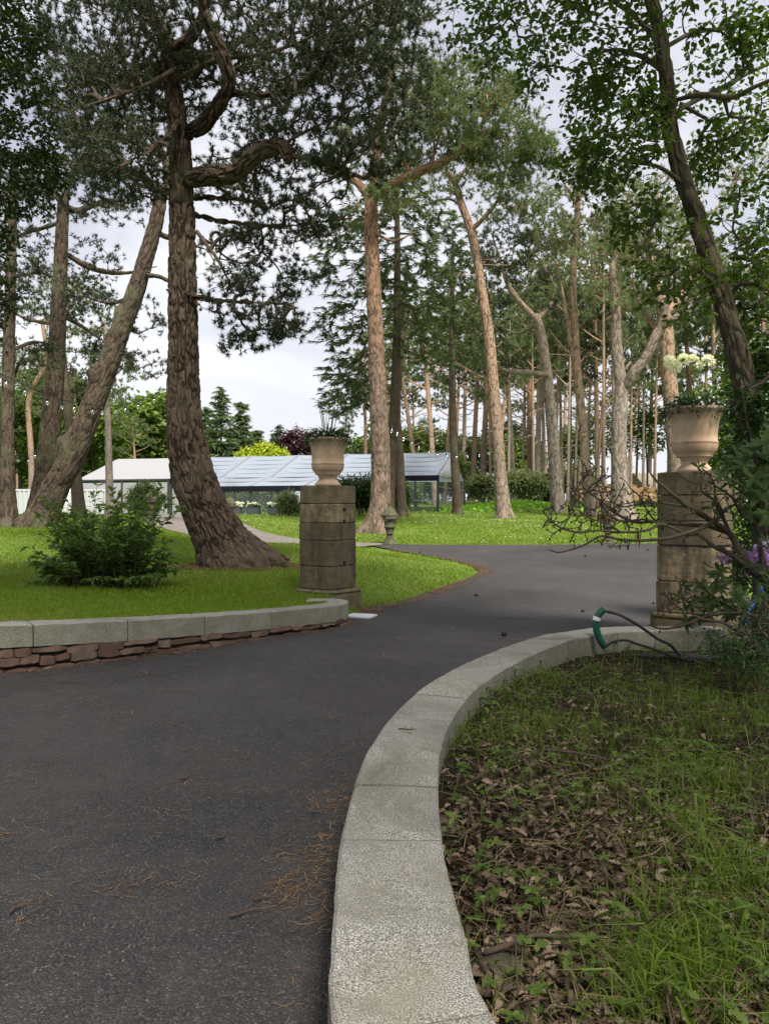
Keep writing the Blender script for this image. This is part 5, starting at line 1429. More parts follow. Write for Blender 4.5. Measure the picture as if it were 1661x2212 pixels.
blob('beech_tree', 'copper beech with purple leaves rising behind the marquee roof', 650, 975, 62, 62, 84, COPPER, n=620, L=.34, W=.24, k=12)
blob('golden_tree', 'bright yellow-green rounded tree above the marquee ridge', 571, 990, 54, 34, 76, GOLD, n=480, L=.34, W=.25, k=12, bark=BARK_DK)
blob('beech_tree', 'smaller copper beech beside the larger purple one behind the roof', 700, 985, 35, 40, 88, COPPER, n=260, L=.34, W=.24, k=11)


def spruce(px, ytop, wpx, Y, label, leaf=SPRUCE, n=420):
    x = (px - CX) * Y / F; yb = CY + (EYE - float(G(x, Y))) * F / Y; cr = []
    for f in np.linspace(.12, .96, 9):
        r = wpx * (1 - f) ** .8 + 4
        cr.append((px, yb - (yb - ytop) * f, r, (yb - ytop) * .06, int(n * (1.15 - f) / 5)))
    return conifer('spruce_tree', label, (px, yb), Y, [[(px, yb, 8), (px, (yb + ytop) / 2, 5), (px, ytop, 1.5)]], cr, leaf=leaf, L=.62, W=.09, n=11, per=.6, group=None, shell=.35)


SPR2 = m_leaf('soft spruce needles', (.050, .080, .030), (.088, .128, .048), (.135, .18, .072), .3, .55)
spruce(478, 838, 52, 80, 'tall pale green spruce whose tip stands just right of the thick pine', SPR2)
spruce(520, 872, 45, 82, 'slightly lower spruce between the tall spruce and the golden tree', SPR2)
spruce(445, 880, 45, 86, 'spruce half hidden by the thick pine trunk above the roof', SPR2)
spruce(555, 930, 30, 90, 'small spruce tip behind the golden tree', SPR2)
spruce(600, 925, 38, 96, 'low dark cedar-like conifer between golden tree and copper beech', SPRUCE)
spruce(300, 860, 60, 88, 'broad spruce above the white marquee ridge', SPR2)

# shrubs
blob('shrub', 'grey green shrub at the back of the lawn right of the clear gable', 1045, 1050, 42, 34, 57, OLIVE, n=260, L=.26, W=.12, k=14, cat='shrub', group=None)
blob('shrub', 'wide rounded olive shrub behind the lone leaning pine', 1135, 1046, 55, 36, 58, OLIVE, n=360, L=.26, W=.10, k=14, cat='shrub')
blob('shrub', 'dark shrub between the wide olive shrub and the forked pine', 1185, 1055, 30, 30, 62, BROAD, n=180, L=.26, W=.14, k=12, cat='shrub')
blob('conifer_shrub', 'small bushy golden green conifer left of the lawn-side pier', 622, 1086, 34, 28, 44, OLIVE, n=240, L=.20, W=.06, k=16, cat='shrub')
blob('rhododendron', 'rhododendron bush behind the lawn-side pier at the marquee front', 775, 1062, 50, 42, 43, LAUREL, n=320, L=.24, W=.09, k=14, cat='shrub')
blob('rhododendron', 'dark rhododendron bush between the central pine and the open gable', 850, 1064, 30, 42, 45, LAUREL, n=240, L=.24, W=.09, k=14, cat='shrub')
blob('conifer_shrub', 'dense rounded conifer in front of the white fabric wall', 312, 1078, 40, 38, 34, SPR2, n=420, L=.14, W=.05, k=18, cat='shrub')
for px, lab in ((505, 'feathery garden shrub seen through the clear sheets left of the posts'), (560, 'feathery garden shrub seen through the clear sheets between two posts'), (890, 'garden shrub seen through the open clear gable end')):
    blob('shrub', lab, px, 1075, 34, 34, 68, BROAD_FAR, n=200, L=.3, W=.16, k=12, cat='shrub')

# undergrowth and young trees closing the wood's far side
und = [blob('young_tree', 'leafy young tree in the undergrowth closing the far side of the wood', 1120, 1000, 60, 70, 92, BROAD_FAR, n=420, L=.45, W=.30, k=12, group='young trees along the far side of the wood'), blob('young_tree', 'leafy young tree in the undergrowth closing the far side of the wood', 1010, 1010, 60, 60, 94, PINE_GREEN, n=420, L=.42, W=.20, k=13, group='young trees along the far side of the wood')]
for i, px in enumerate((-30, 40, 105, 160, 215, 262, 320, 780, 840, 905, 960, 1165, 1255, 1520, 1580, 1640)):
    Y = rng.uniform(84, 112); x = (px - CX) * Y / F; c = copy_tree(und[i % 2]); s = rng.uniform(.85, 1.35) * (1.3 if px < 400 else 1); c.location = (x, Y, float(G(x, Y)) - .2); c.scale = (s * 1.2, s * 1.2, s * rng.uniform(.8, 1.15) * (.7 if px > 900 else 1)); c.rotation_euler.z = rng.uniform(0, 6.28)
# ------------------------------------------------------------------ leafy bush on the left lawn
bb = hit(225, 1268)
t = thing('leafy_bush', 'loose dark green leafy bush on the lawn inside the granite-capped wall', 'bush', bb)
BY = bb[1]; stm = MB(); fol = MB(); paths = []; rads = []
tips = []
for q in range(105):
    if q < 60:
        a = rng.uniform(0, 6.28); r = rng.uniform(.75, 1.0); ex = math.cos(a) * 168 * r; e = np.array([222 + ex, 1185 - abs(math.sin(a)) * rng.uniform(.3, 1) * 152 + 55 * abs(math.cos(a)), BY + math.sin(a) * 1.0])
    else:
        e = np.array([rng.uniform(85, 365), rng.uniform(1100, 1255), BY + rng.uniform(-.95, .95)])
    tips.append(e)
for x, y in ((95, 1070), (110, 1055), (75, 1105), (140, 1072), (260, 1068), (240, 1052), (285, 1058), (330, 1062), (310, 1050), (365, 1062), (350, 1050), (395, 1092), (212, 1042), (200, 1070), (225, 1085), (372, 1080), (358, 1068), (340, 1092), (386, 1105), (100, 1085), (120, 1095), (85, 1120), (300, 1065), (320, 1090), (190, 1100), (60, 1180), (70, 1215), (50, 1262), (90, 1255), (345, 1150), (380, 1215), (280, 1085), (260, 1100), (160, 1110)):
    tips.append(np.array([x, y, BY + rng.uniform(-.5, .4)]))
for e in tips:
    p1 = P(e[0], e[1], e[2]); p1[2] = max(p1[2], bb[2] + .08)
    p0 = bb + np.array([rng.uniform(-.45, .5) + (p1[0] - bb[0]) * .25, rng.uniform(-.3, .3), -.05])
    c = (p0 + p1) / 2 + np.array([(p0[0] - p1[0]) * .12, 0, .18]); K = 9; tt = np.linspace(0, 1, K)[:, None]
    paths.append((1 - tt) ** 2 * p0 + 2 * tt * (1 - tt) * c + tt * tt * p1); rads.append(np.linspace(.011, .003, K))
paths = np.array(paths); stm.tubes(paths, np.array(rads), 5)
stm.build('stems', TWIG, t, origin=bb)
for p in paths:
    n = int(16 + 12 * np.linalg.norm(p[-1] - p[0])); f = np.sort(rng.uniform(.22, 1, n)) * 8; i = np.minimum(f.astype(int), 7); g = (f - i)[:, None]
    q = p[i] * (1 - g) + p[i + 1] * g; d = unit(p[i + 1] - p[i]); s = unit(np.cross(d, [0, 0, 1.])) * np.where(np.arange(n) % 2, 1, -1)[:, None]
    fol.leaves(q, d * .6 + s * .9 + rng.normal(0, .3, q.shape) + np.array([0, 0, .05]), np.array([0, 0, 1.]) + rng.normal(0, .3, q.shape), rng.uniform(.12, .21, n), rng.uniform(.05, .082, n), droop=.28)
fol.build('leaves', BUSHM, t, smooth=False, origin=bb)

# ------------------------------------------------------------------ leaning lime tree at the right, its crown over the drive
tree('lime_tree', 'leaning broadleaf tree with furrowed trunk crossing the top right corner', (1668, 1230), [
    [(1668, 1250, 77), (1650, 1050, 58), (1622, 900, 52), (1596, 780, 48), (1566, 670, 45), (1535, 570, 42), (1500, 460, 39), (1470, 370, 36), (1448, 280, 34), (1440, 180, 31), (1425, 80, 30), (1400, -20, 28), (1340, -220, 23), (1240, -480, 16)],
    [(1445, 250, 10), (1500, 218, 11, .3), (1560, 190, 12, .5), (1610, 160, 13, .7), (1680, 130, 15, .8)], [(1452, 218, 8), (1510, 205, 12, -.3), (1580, 210, 13, -.6), (1625, 190, 14, -.8), (1690, 160, 15, -1)], [(1440, 100, 10), (1500, 70, 9, .3), (1580, 60, 8, .6), (1680, 40, 6, .8)],
    [(1440, 160, 12), (1380, 120, 10, .2), (1310, 110, 8, .5), (1250, 150, 6, .8)], [(1432, 100, 12), (1350, 20, 10, .4), (1250, -30, 9, .8), (1150, -10, 7, 1.2), (1080, 60, 5, 1.5)], [(1480, 400, 10), (1420, 360, 8, -.2), (1350, 350, 6, -.3), (1280, 330, 5, -.3)],
    [(1550, 620, 9), (1500, 580, 7, -.2), (1440, 560, 6, -.2)], [(1560, 650, 9), (1610, 600, 7, .2), (1650, 560, 5, .3)], [(1400, -20, 20), (1250, -200, 14, -.6), (1050, -320, 10, -1.2), (850, -380, 7, -1.6)], [(1370, -140, 16), (1500, -300, 12, -.8), (1600, -500, 9, -1.5)]],
    [(1330, 110, 100, 90, 100, .4, 1.0), (1270, 200, 70, 60, 60, .6, .8), (1340, 330, 90, 80, 105, -.2, .9), (1260, 320, 50, 50, 45, -.2, .6), (1390, 470, 60, 50, 48, -.1, .7), (1450, 570, 70, 60, 55, -.2, .8), (1400, 230, 50, 60, 60), (1110, 60, 90, 50, 50, 1.4, .8), (1020, 40, 70, 60, 40, 1.6, .8), (1200, 60, 70, 50, 50, 1.0, .8), (1160, 160, 40, 45, 24, 1.2, .5), (1060, 130, 40, 30, 12, 1.5, .4),
     (1560, 120, 80, 70, 60, .4, .8), (1600, 260, 70, 80, 60, -.2, .8), (1640, 60, 60, 60, 45), (1530, 330, 50, 70, 40, .2, .7), (1620, 440, 60, 80, 58, .2, .9), (1490, 640, 50, 40, 26, -.1, .6), (1600, 600, 60, 90, 85, .3, .8), (1640, 740, 50, 90, 80, .2, .7),
     (1250, -150, 230, 110, 260, -.2, 1.6), (1000, -330, 200, 120, 190, -1.0, 1.6), (1550, -260, 200, 200, 240, -.8, 1.8)],
    Y=7.8, kind='leaf', bark=BARK_LIME, leaf=BROAD, twig=TWIG, L=.076, W=.054, n=7, per=.17, sides=72, ring=.035, relief=plates(.06, .26, .014, 12.), crown_name='leaves', spread=1.0, limb_min=.45, r0=.0032, maxr=.03, up=.05, shell=.2, flare=.2)
# left overhanging branch tree, trunk beyond the picture's edge
tree('maple_tree', 'dark leafy tree whose boughs hang in from the top left corner', (-330, 1330), [
    [(-330, 1330, 80), (-320, 1100, 66), (-330, 800, 58), (-310, 500, 52), (-290, 200, 44), (-270, -100, 34)], [(-318, 600, 22), (-200, 430, 16), (-90, 330, 11), (20, 330, 7)], [(-300, 350, 20), (-180, 180, 14), (-60, 100, 10), (60, 80, 6)], [(-325, 760, 16), (-200, 640, 11), (-90, 620, 8), (-10, 660, 5)], [(-280, 100, 22), (-120, -100, 14), (80, -180, 9)], [(-330, 560, 22, 0), (-380, 400, 18, -1.), (-300, 250, 12, -2.), (-150, 150, 8, -3)]],
    [(20, 80, 80, 70, 130), (30, 190, 80, 50, 95), (50, 300, 95, 50, 120), (80, 370, 75, 45, 75), (40, 430, 80, 40, 80), (-10, 520, 45, 60, 55), (0, 640, 32, 60, 45), (-40, 720, 40, 40, 35), (-100, 300, 120, 160, 200), (-60, -60, 180, 100, 200), (-200, 0, 180, 150, 150, -2), (-50, -260, 200, 120, 160)],
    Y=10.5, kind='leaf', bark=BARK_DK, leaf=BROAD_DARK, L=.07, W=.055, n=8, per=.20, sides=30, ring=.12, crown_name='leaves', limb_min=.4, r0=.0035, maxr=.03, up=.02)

# ------------------------------------------------------------------ two unseen trees added at the viewer's back to shade the foreground
def unseen_shade_tree(label, foot, top, c, r, n):
    foot = np.array(foot, float); t = thing('broadleaf_tree', label, 'tree', foot); m = MB(); m.relief = True
    c = np.array(c, float); r = np.array(r, float); sn = []
    k = catmull(np.array([foot - [0, 0, .2], foot * .6 + np.array(top) * .4 + [.15, .1, 0], top]), 30); m.tube(k, np.linspace(.34, .14, 30), 18); sn.append(k[12:])
    for q in range(9):
        a = q * .7 + rng.uniform(-.2, .2); e = c + r * np.array([math.cos(a), math.sin(a), rng.uniform(-.3, .5)]) * .75; b = k[rng.integers(18, 30)]
        l_ = catmull(np.array([b, (b + e) / 2 + [0, 0, .5], e]), 20); m.tube(l_, np.linspace(.10, .025, 20), 8); sn.append(l_)
    m.build('trunk', BARK_LIME, t, origin=foot)
    p, rd, w_ = grow(np.concatenate(sn), None, ellipsoid(c, r, n, .1), r0=.005, maxr=.04); fo = MB(); fo.tubes(p, rd, 4); foliage(fo, p, w_, 'leaf', .17, .125, 9, .3, 1.0); fo.build('crown', [TWIG, BROAD], t, smooth=False, origin=foot)


unseen_shade_tree('unseen leafy tree added to shade the near bed, beyond the right edge of the picture', (7.6, -2.5, .15), (5.5, -1.2, 8.5), (2.9, -.6, 10.2), (5.0, 4.6, 2.6), 620)
unseen_shade_tree('unseen leafy tree added to shade the near drive and lawn, beyond the left edge of the picture', (-8.2, -.5, 0.), (-4.5, 2.6, 10.5), (-.4, 5.4, 13.3), (6.2, 6.0, 2.2), 1150)

# ------------------------------------------------------------------ dark evergreen shrubs behind the right pier
def leaf_mass(name, label, base, cr, leaf, L, W, n, per, cat='shrub', Y=None, up=.1, crown_name='leaves', stems=None, K=None, twig=TWIG):
    return tree(name, label, base, stems or [[(base[0], base[1], 9), (base[0], base[1] - 60, 7), (base[0] - 5, base[1] - 140, 4)]], cr, Y=Y, kind='leaf', bark=TWIG, leaf=leaf, twig=twig, L=L, W=W, n=n, per=per, cat=cat, crown_name=crown_name, limb_min=.1, sides=8, ring=.12, r0=.003, maxr=.02, up=up, shell=.2, flare=0)


leaf_mass('laurel_shrub', 'tall dark evergreen shrub filling the space right of the gate pier and urn', (1640, 1290), [(1620, 1150, 60, 90, 120), (1640, 1010, 60, 90, 130), (1620, 900, 55, 70, 90), (1650, 820, 45, 70, 80), (1600, 830, 30, 40, 25), (1720, 1000, 80, 200, 150), (1600, 1240, 60, 60, 80), (1690, 1220, 70, 80, 90), (1580, 960, 25, 40, 22)], LAUREL, .11, .038, 9, .22, Y=10.4,
          stems=[[(1650, 1300, 22), (1645, 1150, 18), (1640, 1000, 13), (1640, 850, 8)], [(1690, 1300, 18), (1700, 1150, 14), (1720, 900, 9)]])
leaf_mass('ivy', 'dark ivy wrapped round the lower trunk of the leaning tree', (1650, 1180), [(1630, 980, 34, 60, 60, -.1, .35), (1612, 880, 30, 50, 45, -.1, .3), (1645, 1080, 40, 50, 60, -.1, .35), (1650, 780, 25, 50, 30, .1, .3)], LAUREL, .075, .06, 7, .16, Y=7.75, cat='ivy',
          stems=[[(1655, 1230, 5), (1640, 1050, 5, -.2), (1615, 920, 4, -.2), (1600, 820, 2, -.2)]])

# ------------------------------------------------------------------ rhododendron with bare branches reaching over the drive
rb = P(1690, 1340, 6.9)
rb[2] = float(BZ(rb[0], rb[1]))
t = thing('rhododendron', 'straggly rhododendron with bare branches reaching left across the gate pier', 'rhododendron', rb)
RB = [
    [(1695, 1350, 30), (1680, 1250, 26), (1650, 1232, 22), (1626, 1236, 19), (1605, 1205, 15), (1588, 1172, 13), (1574, 1152, 11), (1534, 1123, 10, -.1), (1488, 1096, 9, -.2), (1448, 1064, 7, -.3), (1420, 1040, 5, -.3), (1404, 1022, 3, -.3)],
    [(1576, 1153, 9, 0), (1530, 1137, 8, .1), (1470, 1131, 7, .1), (1415, 1127, 6, .1), (1370, 1128, 6, .1), (1330, 1110, 5, .1), (1300, 1085, 4, .2), (1272, 1064, 3, .2), (1250, 1043, 2, .2)],
    [(1552, 1118, 8, -.1), (1520, 1138, 8, -.2), (1490, 1149, 7, -.3), (1436, 1163, 7, -.3), (1384, 1167, 6, -.3), (1340, 1166, 5, -.3), (1300, 1158, 5, -.3), (1262, 1176, 4, -.3), (1225, 1190, 3, -.3), (1200, 1193, 3, -.3), (1185, 1187, 2, -.3)],
    [(1626, 1236, 10, 0), (1580, 1200, 9, -.1), (1540, 1180, 8, -.2), (1512, 1156, 7, -.2), (1482, 1154, 6, -.2), (1445, 1137, 6, -.2), (1425, 1132, 6, -.2), (1395, 1146, 5, -.2), (1340, 1150, 5, -.2), (1290, 1146, 4, -.2), (1250, 1150, 4, -.2), (1210, 1140, 3, -.2), (1185, 1120, 3, -.2), (1172, 1104, 3, -.2)],
    [(1432, 1134, 5, -.2), (1390, 1122, 4, -.1), (1345, 1126, 4, 0), (1310, 1108, 4, 0), (1298, 1070, 3, 0), (1290, 1045, 2, 0)], [(1415, 1127, 4, .1), (1395, 1100, 3, 0), (1380, 1070, 3, -.1), (1360, 1055, 2, -.1)], [(1340, 1150, 4, -.2), (1310, 1130, 3, -.3), (1278, 1120, 3, -.3), (1240, 1095, 2, -.3), (1222, 1078, 2, -.3)],
    [(1488, 1096, 5, -.2), (1440, 1088, 4, -.1), (1390, 1086, 4, 0), (1350, 1095, 3, 0), (1320, 1085, 2, 0)], [(1575, 1152, 6), (1550, 1090, 5), (1515, 1060, 4), (1515, 1030, 3), (1505, 990, 2)], [(1516, 1050, 3), (1480, 1035, 3), (1460, 1020, 2)], [(1605, 1205, 8), (1560, 1120, 6, .1), (1545, 1085, 5, .1), (1540, 1040, 4, .1), (1515, 1010, 3, .1)],
    [(1650, 1232, 12), (1640, 1180, 10), (1635, 1140, 8), (1600, 1110, 6), (1580, 1075, 5), (1530, 1040, 3)], [(1635, 1140, 8), (1650, 1110, 6), (1648, 1060, 5), (1630, 1010, 4), (1610, 985, 3)],
    [(1690, 1345, 12), (1600, 1325, 8, -.2), (1540, 1327, 7, -.3), (1515, 1335, 6, -.3), (1470, 1352, 5, -.3), (1430, 1358, 4, -.3), (1400, 1350, 3, -.3)], [(1690, 1350, 10), (1620, 1370, 7, -.5), (1560, 1345, 6, -.5), (1510, 1335, 4, -.5), (1450, 1300, 3, -.5), (1430, 1270, 2, -.5)], [(1540, 1327, 5, -.3), (1480, 1295, 4, -.3), (1468, 1260, 3, -.3), (1490, 1235, 2, -.3)], [(1600, 1325, 5, -.2), (1530, 1280, 4, -.3), (1500, 1250, 3, -.3)], [(1680, 1250, 12), (1700, 1100, 9, -.3), (1690, 1000, 7, -.5), (1665, 940, 5, -.6)]]
wood = MB(); wood.relief = True; allp = []; RYD = 6.9
for st in RB:
    p, r = stem_world(st, RYD); c = catmull(np.c_[p, r], 46); pp = c[:, :3] + (vnoise(c[:, :3], 9, 2) - .5)[:, None] * .012 * rng.normal(size=3)
    wood.tube(pp, np.maximum(c[:, 3] * 1.15, .0042), 7, disp=lambda r_, th, s: r_ * (1 + .25 * (vnoise(np.stack([np.cos(th), np.sin(th), s * 18], -1), 1.2, 2) - .5)))
    allp.append(pp)
alln = np.concatenate([a[8:] for a in allp])
att = np.concatenate([ellipsoid(P(x, y, RYD + dy), np.array([rx * RYD / F, .28, ry * RYD / F]), k, .1) for x, y, rx, ry, k, dy in [(1300, 1085, 80, 65, 80, 0), (1370, 1105, 60, 60, 55, 0), (1230, 1125, 65, 50, 48, -.2), (1450, 1110, 70, 60, 50, -.1), (1560, 1060, 80, 60, 60, 0), (1280, 1040, 50, 40, 40, .1), (1480, 1290, 60, 50, 22, -.3), (1590, 1200, 60, 60, 22, 0), (1430, 1320, 30, 40, 10, -.3), (1330, 1170, 40, 20, 14, -.3)]])
tp, tr, tw = grow(alln, None, att, r0=.0042, up=.20, maxr=.008, jit=.09)
wood.tubes(tp, np.maximum(tr, .0036), 5)
# swollen buds at the twig ends
n = len(tp); e = tp[:, -1]; d = unit(tp[:, -1] - tp[:, -2])
wood.tubes(np.stack([e, e + d * .014, e + d * .034], 1), np.tile([.004, .010, .001], (n, 1)), 6)
wood.build('bare_branches', m_bark('rhododendron bark', (.085, .065, .048), (.04, .03, .022), scale=30, bump=.3, stretch=.3, tint=(.13, .13, .07)), t, origin=rb)
# drooping dead leaves on the bare twigs
dm = MB()
for x, y, dy in ((1297, 1075, 0), (1237, 1060, .1), (1310, 1100, 0), (1225, 1085, 0), (1378, 1150, -.2), (1290, 1110, 0), (1430, 1310, -.3), (1440, 1280, -.3)):
    c = P(x, y, RYD + dy); k = 6
    dm.leaves(np.tile(c, (k, 1)) + rng.normal(0, .015, (k, 3)), np.array([0, 0, -1.]) + rng.normal(0, .28, (k, 3)), rng.normal(size=(k, 3)), rng.uniform(.09, .16, k), .016, cup=.5)
dm.build('dead_leaves', m_leaf('dead hanging leaf', (.06, .03, .018), (.10, .05, .03), (.14, .085, .05), .15, .6), t, smooth=False, origin=rb)
# whorls of living leaves
lv = MB(); LONG = (np.array([0, .22, .5, .8, 1.0]), np.array([.10, .75, 1.0, .75, 0.0]))
fl = []
def whorl(x, y, Y, k, L, upv=.35):
    c = P(x, y, Y); ax = unit(np.array([rng.normal(0, .5), -.5 + rng.normal(0, .3), upv + rng.uniform(0, .5)])); u = unit(np.cross(ax, [.3, .2, 1.])); w = np.cross(ax, u)
    a = np.arange(k) * 6.283 / k + rng.uniform(0, 6) + rng.normal(0, .2, k)
    d = np.cos(a)[:, None] * u + np.sin(a)[:, None] * w + ax * rng.uniform(.05, .5, (k, 1))
    lv.leaves(np.tile(c, (k, 1)), d, np.tile(ax, (k, 1)), L * rng.uniform(.75, 1.15, k), L * .32, droop=.18, shape=LONG, cup=.15)
for x, y in ((1510, 1255), (1480, 1262), (1465, 1290), (1500, 1300), (1530, 1290), (1550, 1262), (1560, 1300), (1580, 1260), (1545, 1240), (1590, 1290), (1615, 1270), (1575, 1325), (1500, 1340), (1620, 1220), (1640, 1260), (1520, 1320), (1600, 1240), (1470, 1320), (1560, 1230), (1585, 1215), (1525, 1270), (1540, 1310), (1605, 1310), (1635, 1300), (1650, 1240)):
    for _ in range(2): whorl(x + rng.normal(0, 7), y + rng.normal(0, 7), RYD + rng.uniform(-.3, .3), rng.integers(5, 9), rng.uniform(.085, .13))
for x, y, k, L in ((1595, 1000, 6, .16), (1630, 985, 7, .17), (1650, 960, 6, .16), (1560, 1025, 5, .13), (1620, 1040, 6, .15), (1655, 1030, 6, .16), (1600, 1060, 5, .14), (1640, 1075, 6, .15), (1655, 1120, 6, .14), (1530, 1062, 3, .12), (1540, 1095, 3, .11), (1625, 1110, 5, .13), (1660, 1180, 5, .14), (1505, 1008, 3, .10), (1580, 1110, 4, .12), (1612, 1015, 5, .15), (1580, 1040, 4, .13)):
    for _ in range(2): whorl(x + rng.normal(0, 5), y + rng.normal(0, 5), 6.6 + rng.uniform(-.2, .2), k, L)
for x, y in ((1253, 1088),): whorl(x, y, RYD, 2, .11)
lv.build('leaves', RHODO, t, smooth=True, origin=rb)
for x, y, r in ((1652, 1190, .10), (1608, 1203, .07), (1565, 1206, .055), (1640, 1200, .08), (1555, 1262, .045), (1660, 1225, .07), (1618, 1232, .05)):
    flower_head(P(x, y, 7.0) - rb, r, LILAC, t, n=26, name='flower_truss', petal=.032)
# low weedy shrub under it
leaf_mass('leafy_undershrub', 'low scrubby green shrub at the bed edge under the rhododendron', (1640, 1440), [(1600, 1390, 50, 40, 70, 0, .5), (1650, 1370, 50, 50, 70, .2, .5), (1560, 1400, 40, 30, 30, -.1, .4), (1640, 1430, 40, 40, 50, -.3, .5), (1660, 1330, 40, 40, 40, .3, .4)], LAUREL, .05, .018, 8, .10, Y=6.3, stems=[[(1640, 1440, 5), (1630, 1390, 4), (1610, 1360, 2)]])

# ------------------------------------------------------------------ festoon lights
GLASS = Nodes('bulb glass'); g1 = GLASS.new('BsdfTransparent', Color=(.93, .94, .95)).outputs[0]; g2 = GLASS.new('BsdfGlossy', Roughness=.05).outputs[0]; g3 = GLASS.new('MixShader', Fac=.35); GLASS.t.links.new(g1, g3.inputs[1]); GLASS.t.links.new(g2, g3.inputs[2]); GLASS = GLASS.end(g3.outputs[0])
def festoon(label, cable, bulbs, Y0, Y1, r, s=1.0, group=None):
    xs = [c[0] for c in cable]; f = lambda x: np.interp(x, [xs[0], xs[-1]], [Y0, Y1])
    pts = [P(x, y, f(x)) for x, y in cable]; o = thing('festoon_lights', label, 'string lights', pts[0], group=group)
    m = MB(); c = catmull(np.array(pts), 90); m.tube(c, r, 6); m.build('cable', BLACK, o, origin=pts[0])
    for x in bulbs:
        k = int(np.argmin(np.abs(c[:, 0] / c[:, 1] * F + CX - x))); q = c[k]
        m = MB(); m.lathe([(0, .0), (.008 * s, 0), (.010 * s, -.05 * s), (.026 * s, -.06 * s), (.028 * s, -.13 * s), (0, -.13 * s)], q - pts[0], 10); so = m.build('bulb_holder', BLACK, o)
        m = MB(); m.lathe([(.018 * s, -.13 * s), (.036 * s, -.165 * s), (.044 * s, -.20 * s), (.036 * s, -.235 * s), (.016 * s, -.255 * s), (0, -.258 * s)], q - pts[0], 12); m.build('bulb', GLASS, so)


festoon('string of clear bulbs sagging across the leaning pine at the left edge', [(-14, 800), (0, 806), (58, 833), (128, 862), (218, 876), (272, 872), (330, 854), (362, 840)], [14, 56, 102, 133, 163, 201, 223, 249, 273, 299, 332], 20, 26.5, .011, 1.15)
festoon('second lower string of small bulbs behind the left pines near the container', [(-10, 968), (20, 976), (60, 985), (90, 965), (125, 950), (150, 952)], [12, 20, 40, 62, 78, 95, 110, 124, 138], 34, 38, .012, 1.4)
festoon('string of small bulbs running from the central pine past the marquee gable', [(838, 912), (862, 930), (900, 955), (940, 972), (985, 978), (1030, 975), (1075, 962)], [846, 858, 872, 888, 905, 925, 945, 965, 985, 1010, 1035, 1058], 29.5, 39.5, .012, 1.2)

# ------------------------------------------------------------------ grass
GRASS = m_leaf('grass blade', (.064, .115, .007), (.13, .20, .012), (.25, .30, .035), .42, .5)
# drier, straw-coloured patches where the lawn is worn
_n = Nodes.__new__(Nodes); _n.m = GRASS; _n.t = GRASS.node_tree; _n.out = None
_patch = _n.ramp(_n.noise(_n.coord(), .42, 5, .65, .5), (.52, 0.), (.70, .5))
for _b in [q for q in GRASS.node_tree.nodes if q.bl_idname in ('ShaderNodeBsdfPrincipled', 'ShaderNodeBsdfTranslucent')]:
    _in = _b.inputs['Base Color' if 'Base Color' in _b.inputs.keys() else 'Color']; _src = _in.links[0].from_socket
    _n.t.links.new(_n.mix(_patch, _src, (.27, .255, .075)), _in)
def on_lawn(x, y, m=0.0):
    ok = ~inpoly(x, y, POLY_ROAD) & ~inpoly(x, y, POLY_PATH)
    fx = np.interp(y, front[:300, 1], front[:300, 0])
    ok &= ~((y < 11.6) & (x > xl(y) - .30)) & ~((y < 12.2) & (y >= 10.4) & (x > -.55)) & (y > 6.2)
    k = np.minimum(np.searchsorted(sl, 0), 0)
    d = np.min((x[:, None] - mid_l[::8, 0]) ** 2 + (y[:, None] - mid_l[::8, 1]) ** 2, 1) if len(x) < 400000 else np.ones(len(x))
    ok &= d > .15 ** 2
    for pc, h in ((PL, .44),):
        ok &= (np.abs(x - pc[0]) + np.abs(y - pc[1])) > .62
    ok &= ~((x > .5) & (y < 9.5)) & (x < 40)
    ok &= ~inpoly(x, y, POLY_BED)
    return ok


def grass(name, n, y0, y1, x0, x1, hmin, hmax, wd, fn=None):
    # even in the picture: nearer ground gets more blades
    u = rng.uniform(0, 1, n); y = 1 / (1 / y0 + u * (1 / y1 - 1 / y0)); x = rng.uniform(x0, x1, n) * y
    ok = on_lawn(x, y)
    if fn is not None: ok &= fn(x, y)
    x, y = x[ok], y[ok]; z = G(x, y); k = len(x)
    p = np.stack([x, y, z - .01], 1)
    clump = vnoise(np.stack([x, y, 0 * x], 1), .9, 3); h = rng.uniform(hmin, hmax, k) * (.45 + 1.1 * clump)
    d = np.stack([rng.normal(0, .38, k), rng.normal(0, .38, k), np.ones(k)], 1)
    m = MB(); m.blades(p, d, h, wd * y * rng.uniform(.7, 1.3, k), bend=np.stack([rng.normal(0, .18, k), rng.normal(0, .18, k), -.02 * np.ones(k)], 1))
    return tag(m.build(name, GRASS, smooth=False), kind='stuff')


near_root = lambda x, y: ((x + 3.3) / .9) ** 2 + ((y - T1Y + .3) / .5) ** 2 > 1
grass('lawn_grass', 190000, 7.0, 26., -.62, .16, .05, .105, .00085, near_root)
grass('far_lawn_grass', 130000, 24., 70., -.55, .50, .05, .10, .0010)
# daisies and clover heads over the far lawn
n = 2300; y = rng.uniform(25, 52, n); x = rng.uniform(-.2, .45, n) * y; pa = vnoise(np.stack([x, y, 0 * x], 1), .30, 3); ok = on_lawn(x, y) & (pa + rng.normal(0, .06, n) > .50); x, y = x[ok], y[ok]; k = len(x)
m = MB(); p = np.stack([x, y, G(x, y) + rng.uniform(.07, .11, k)], 1); a = np.arange(3) * 2.09
for q in range(2): m.leaves(p, rng.normal(size=(k, 3)), np.tile([0, -.5, 1.], (k, 1)), .024, .026, droop=0)
tag(m.build('clover_flowers', WHITE_PETAL), kind='stuff')
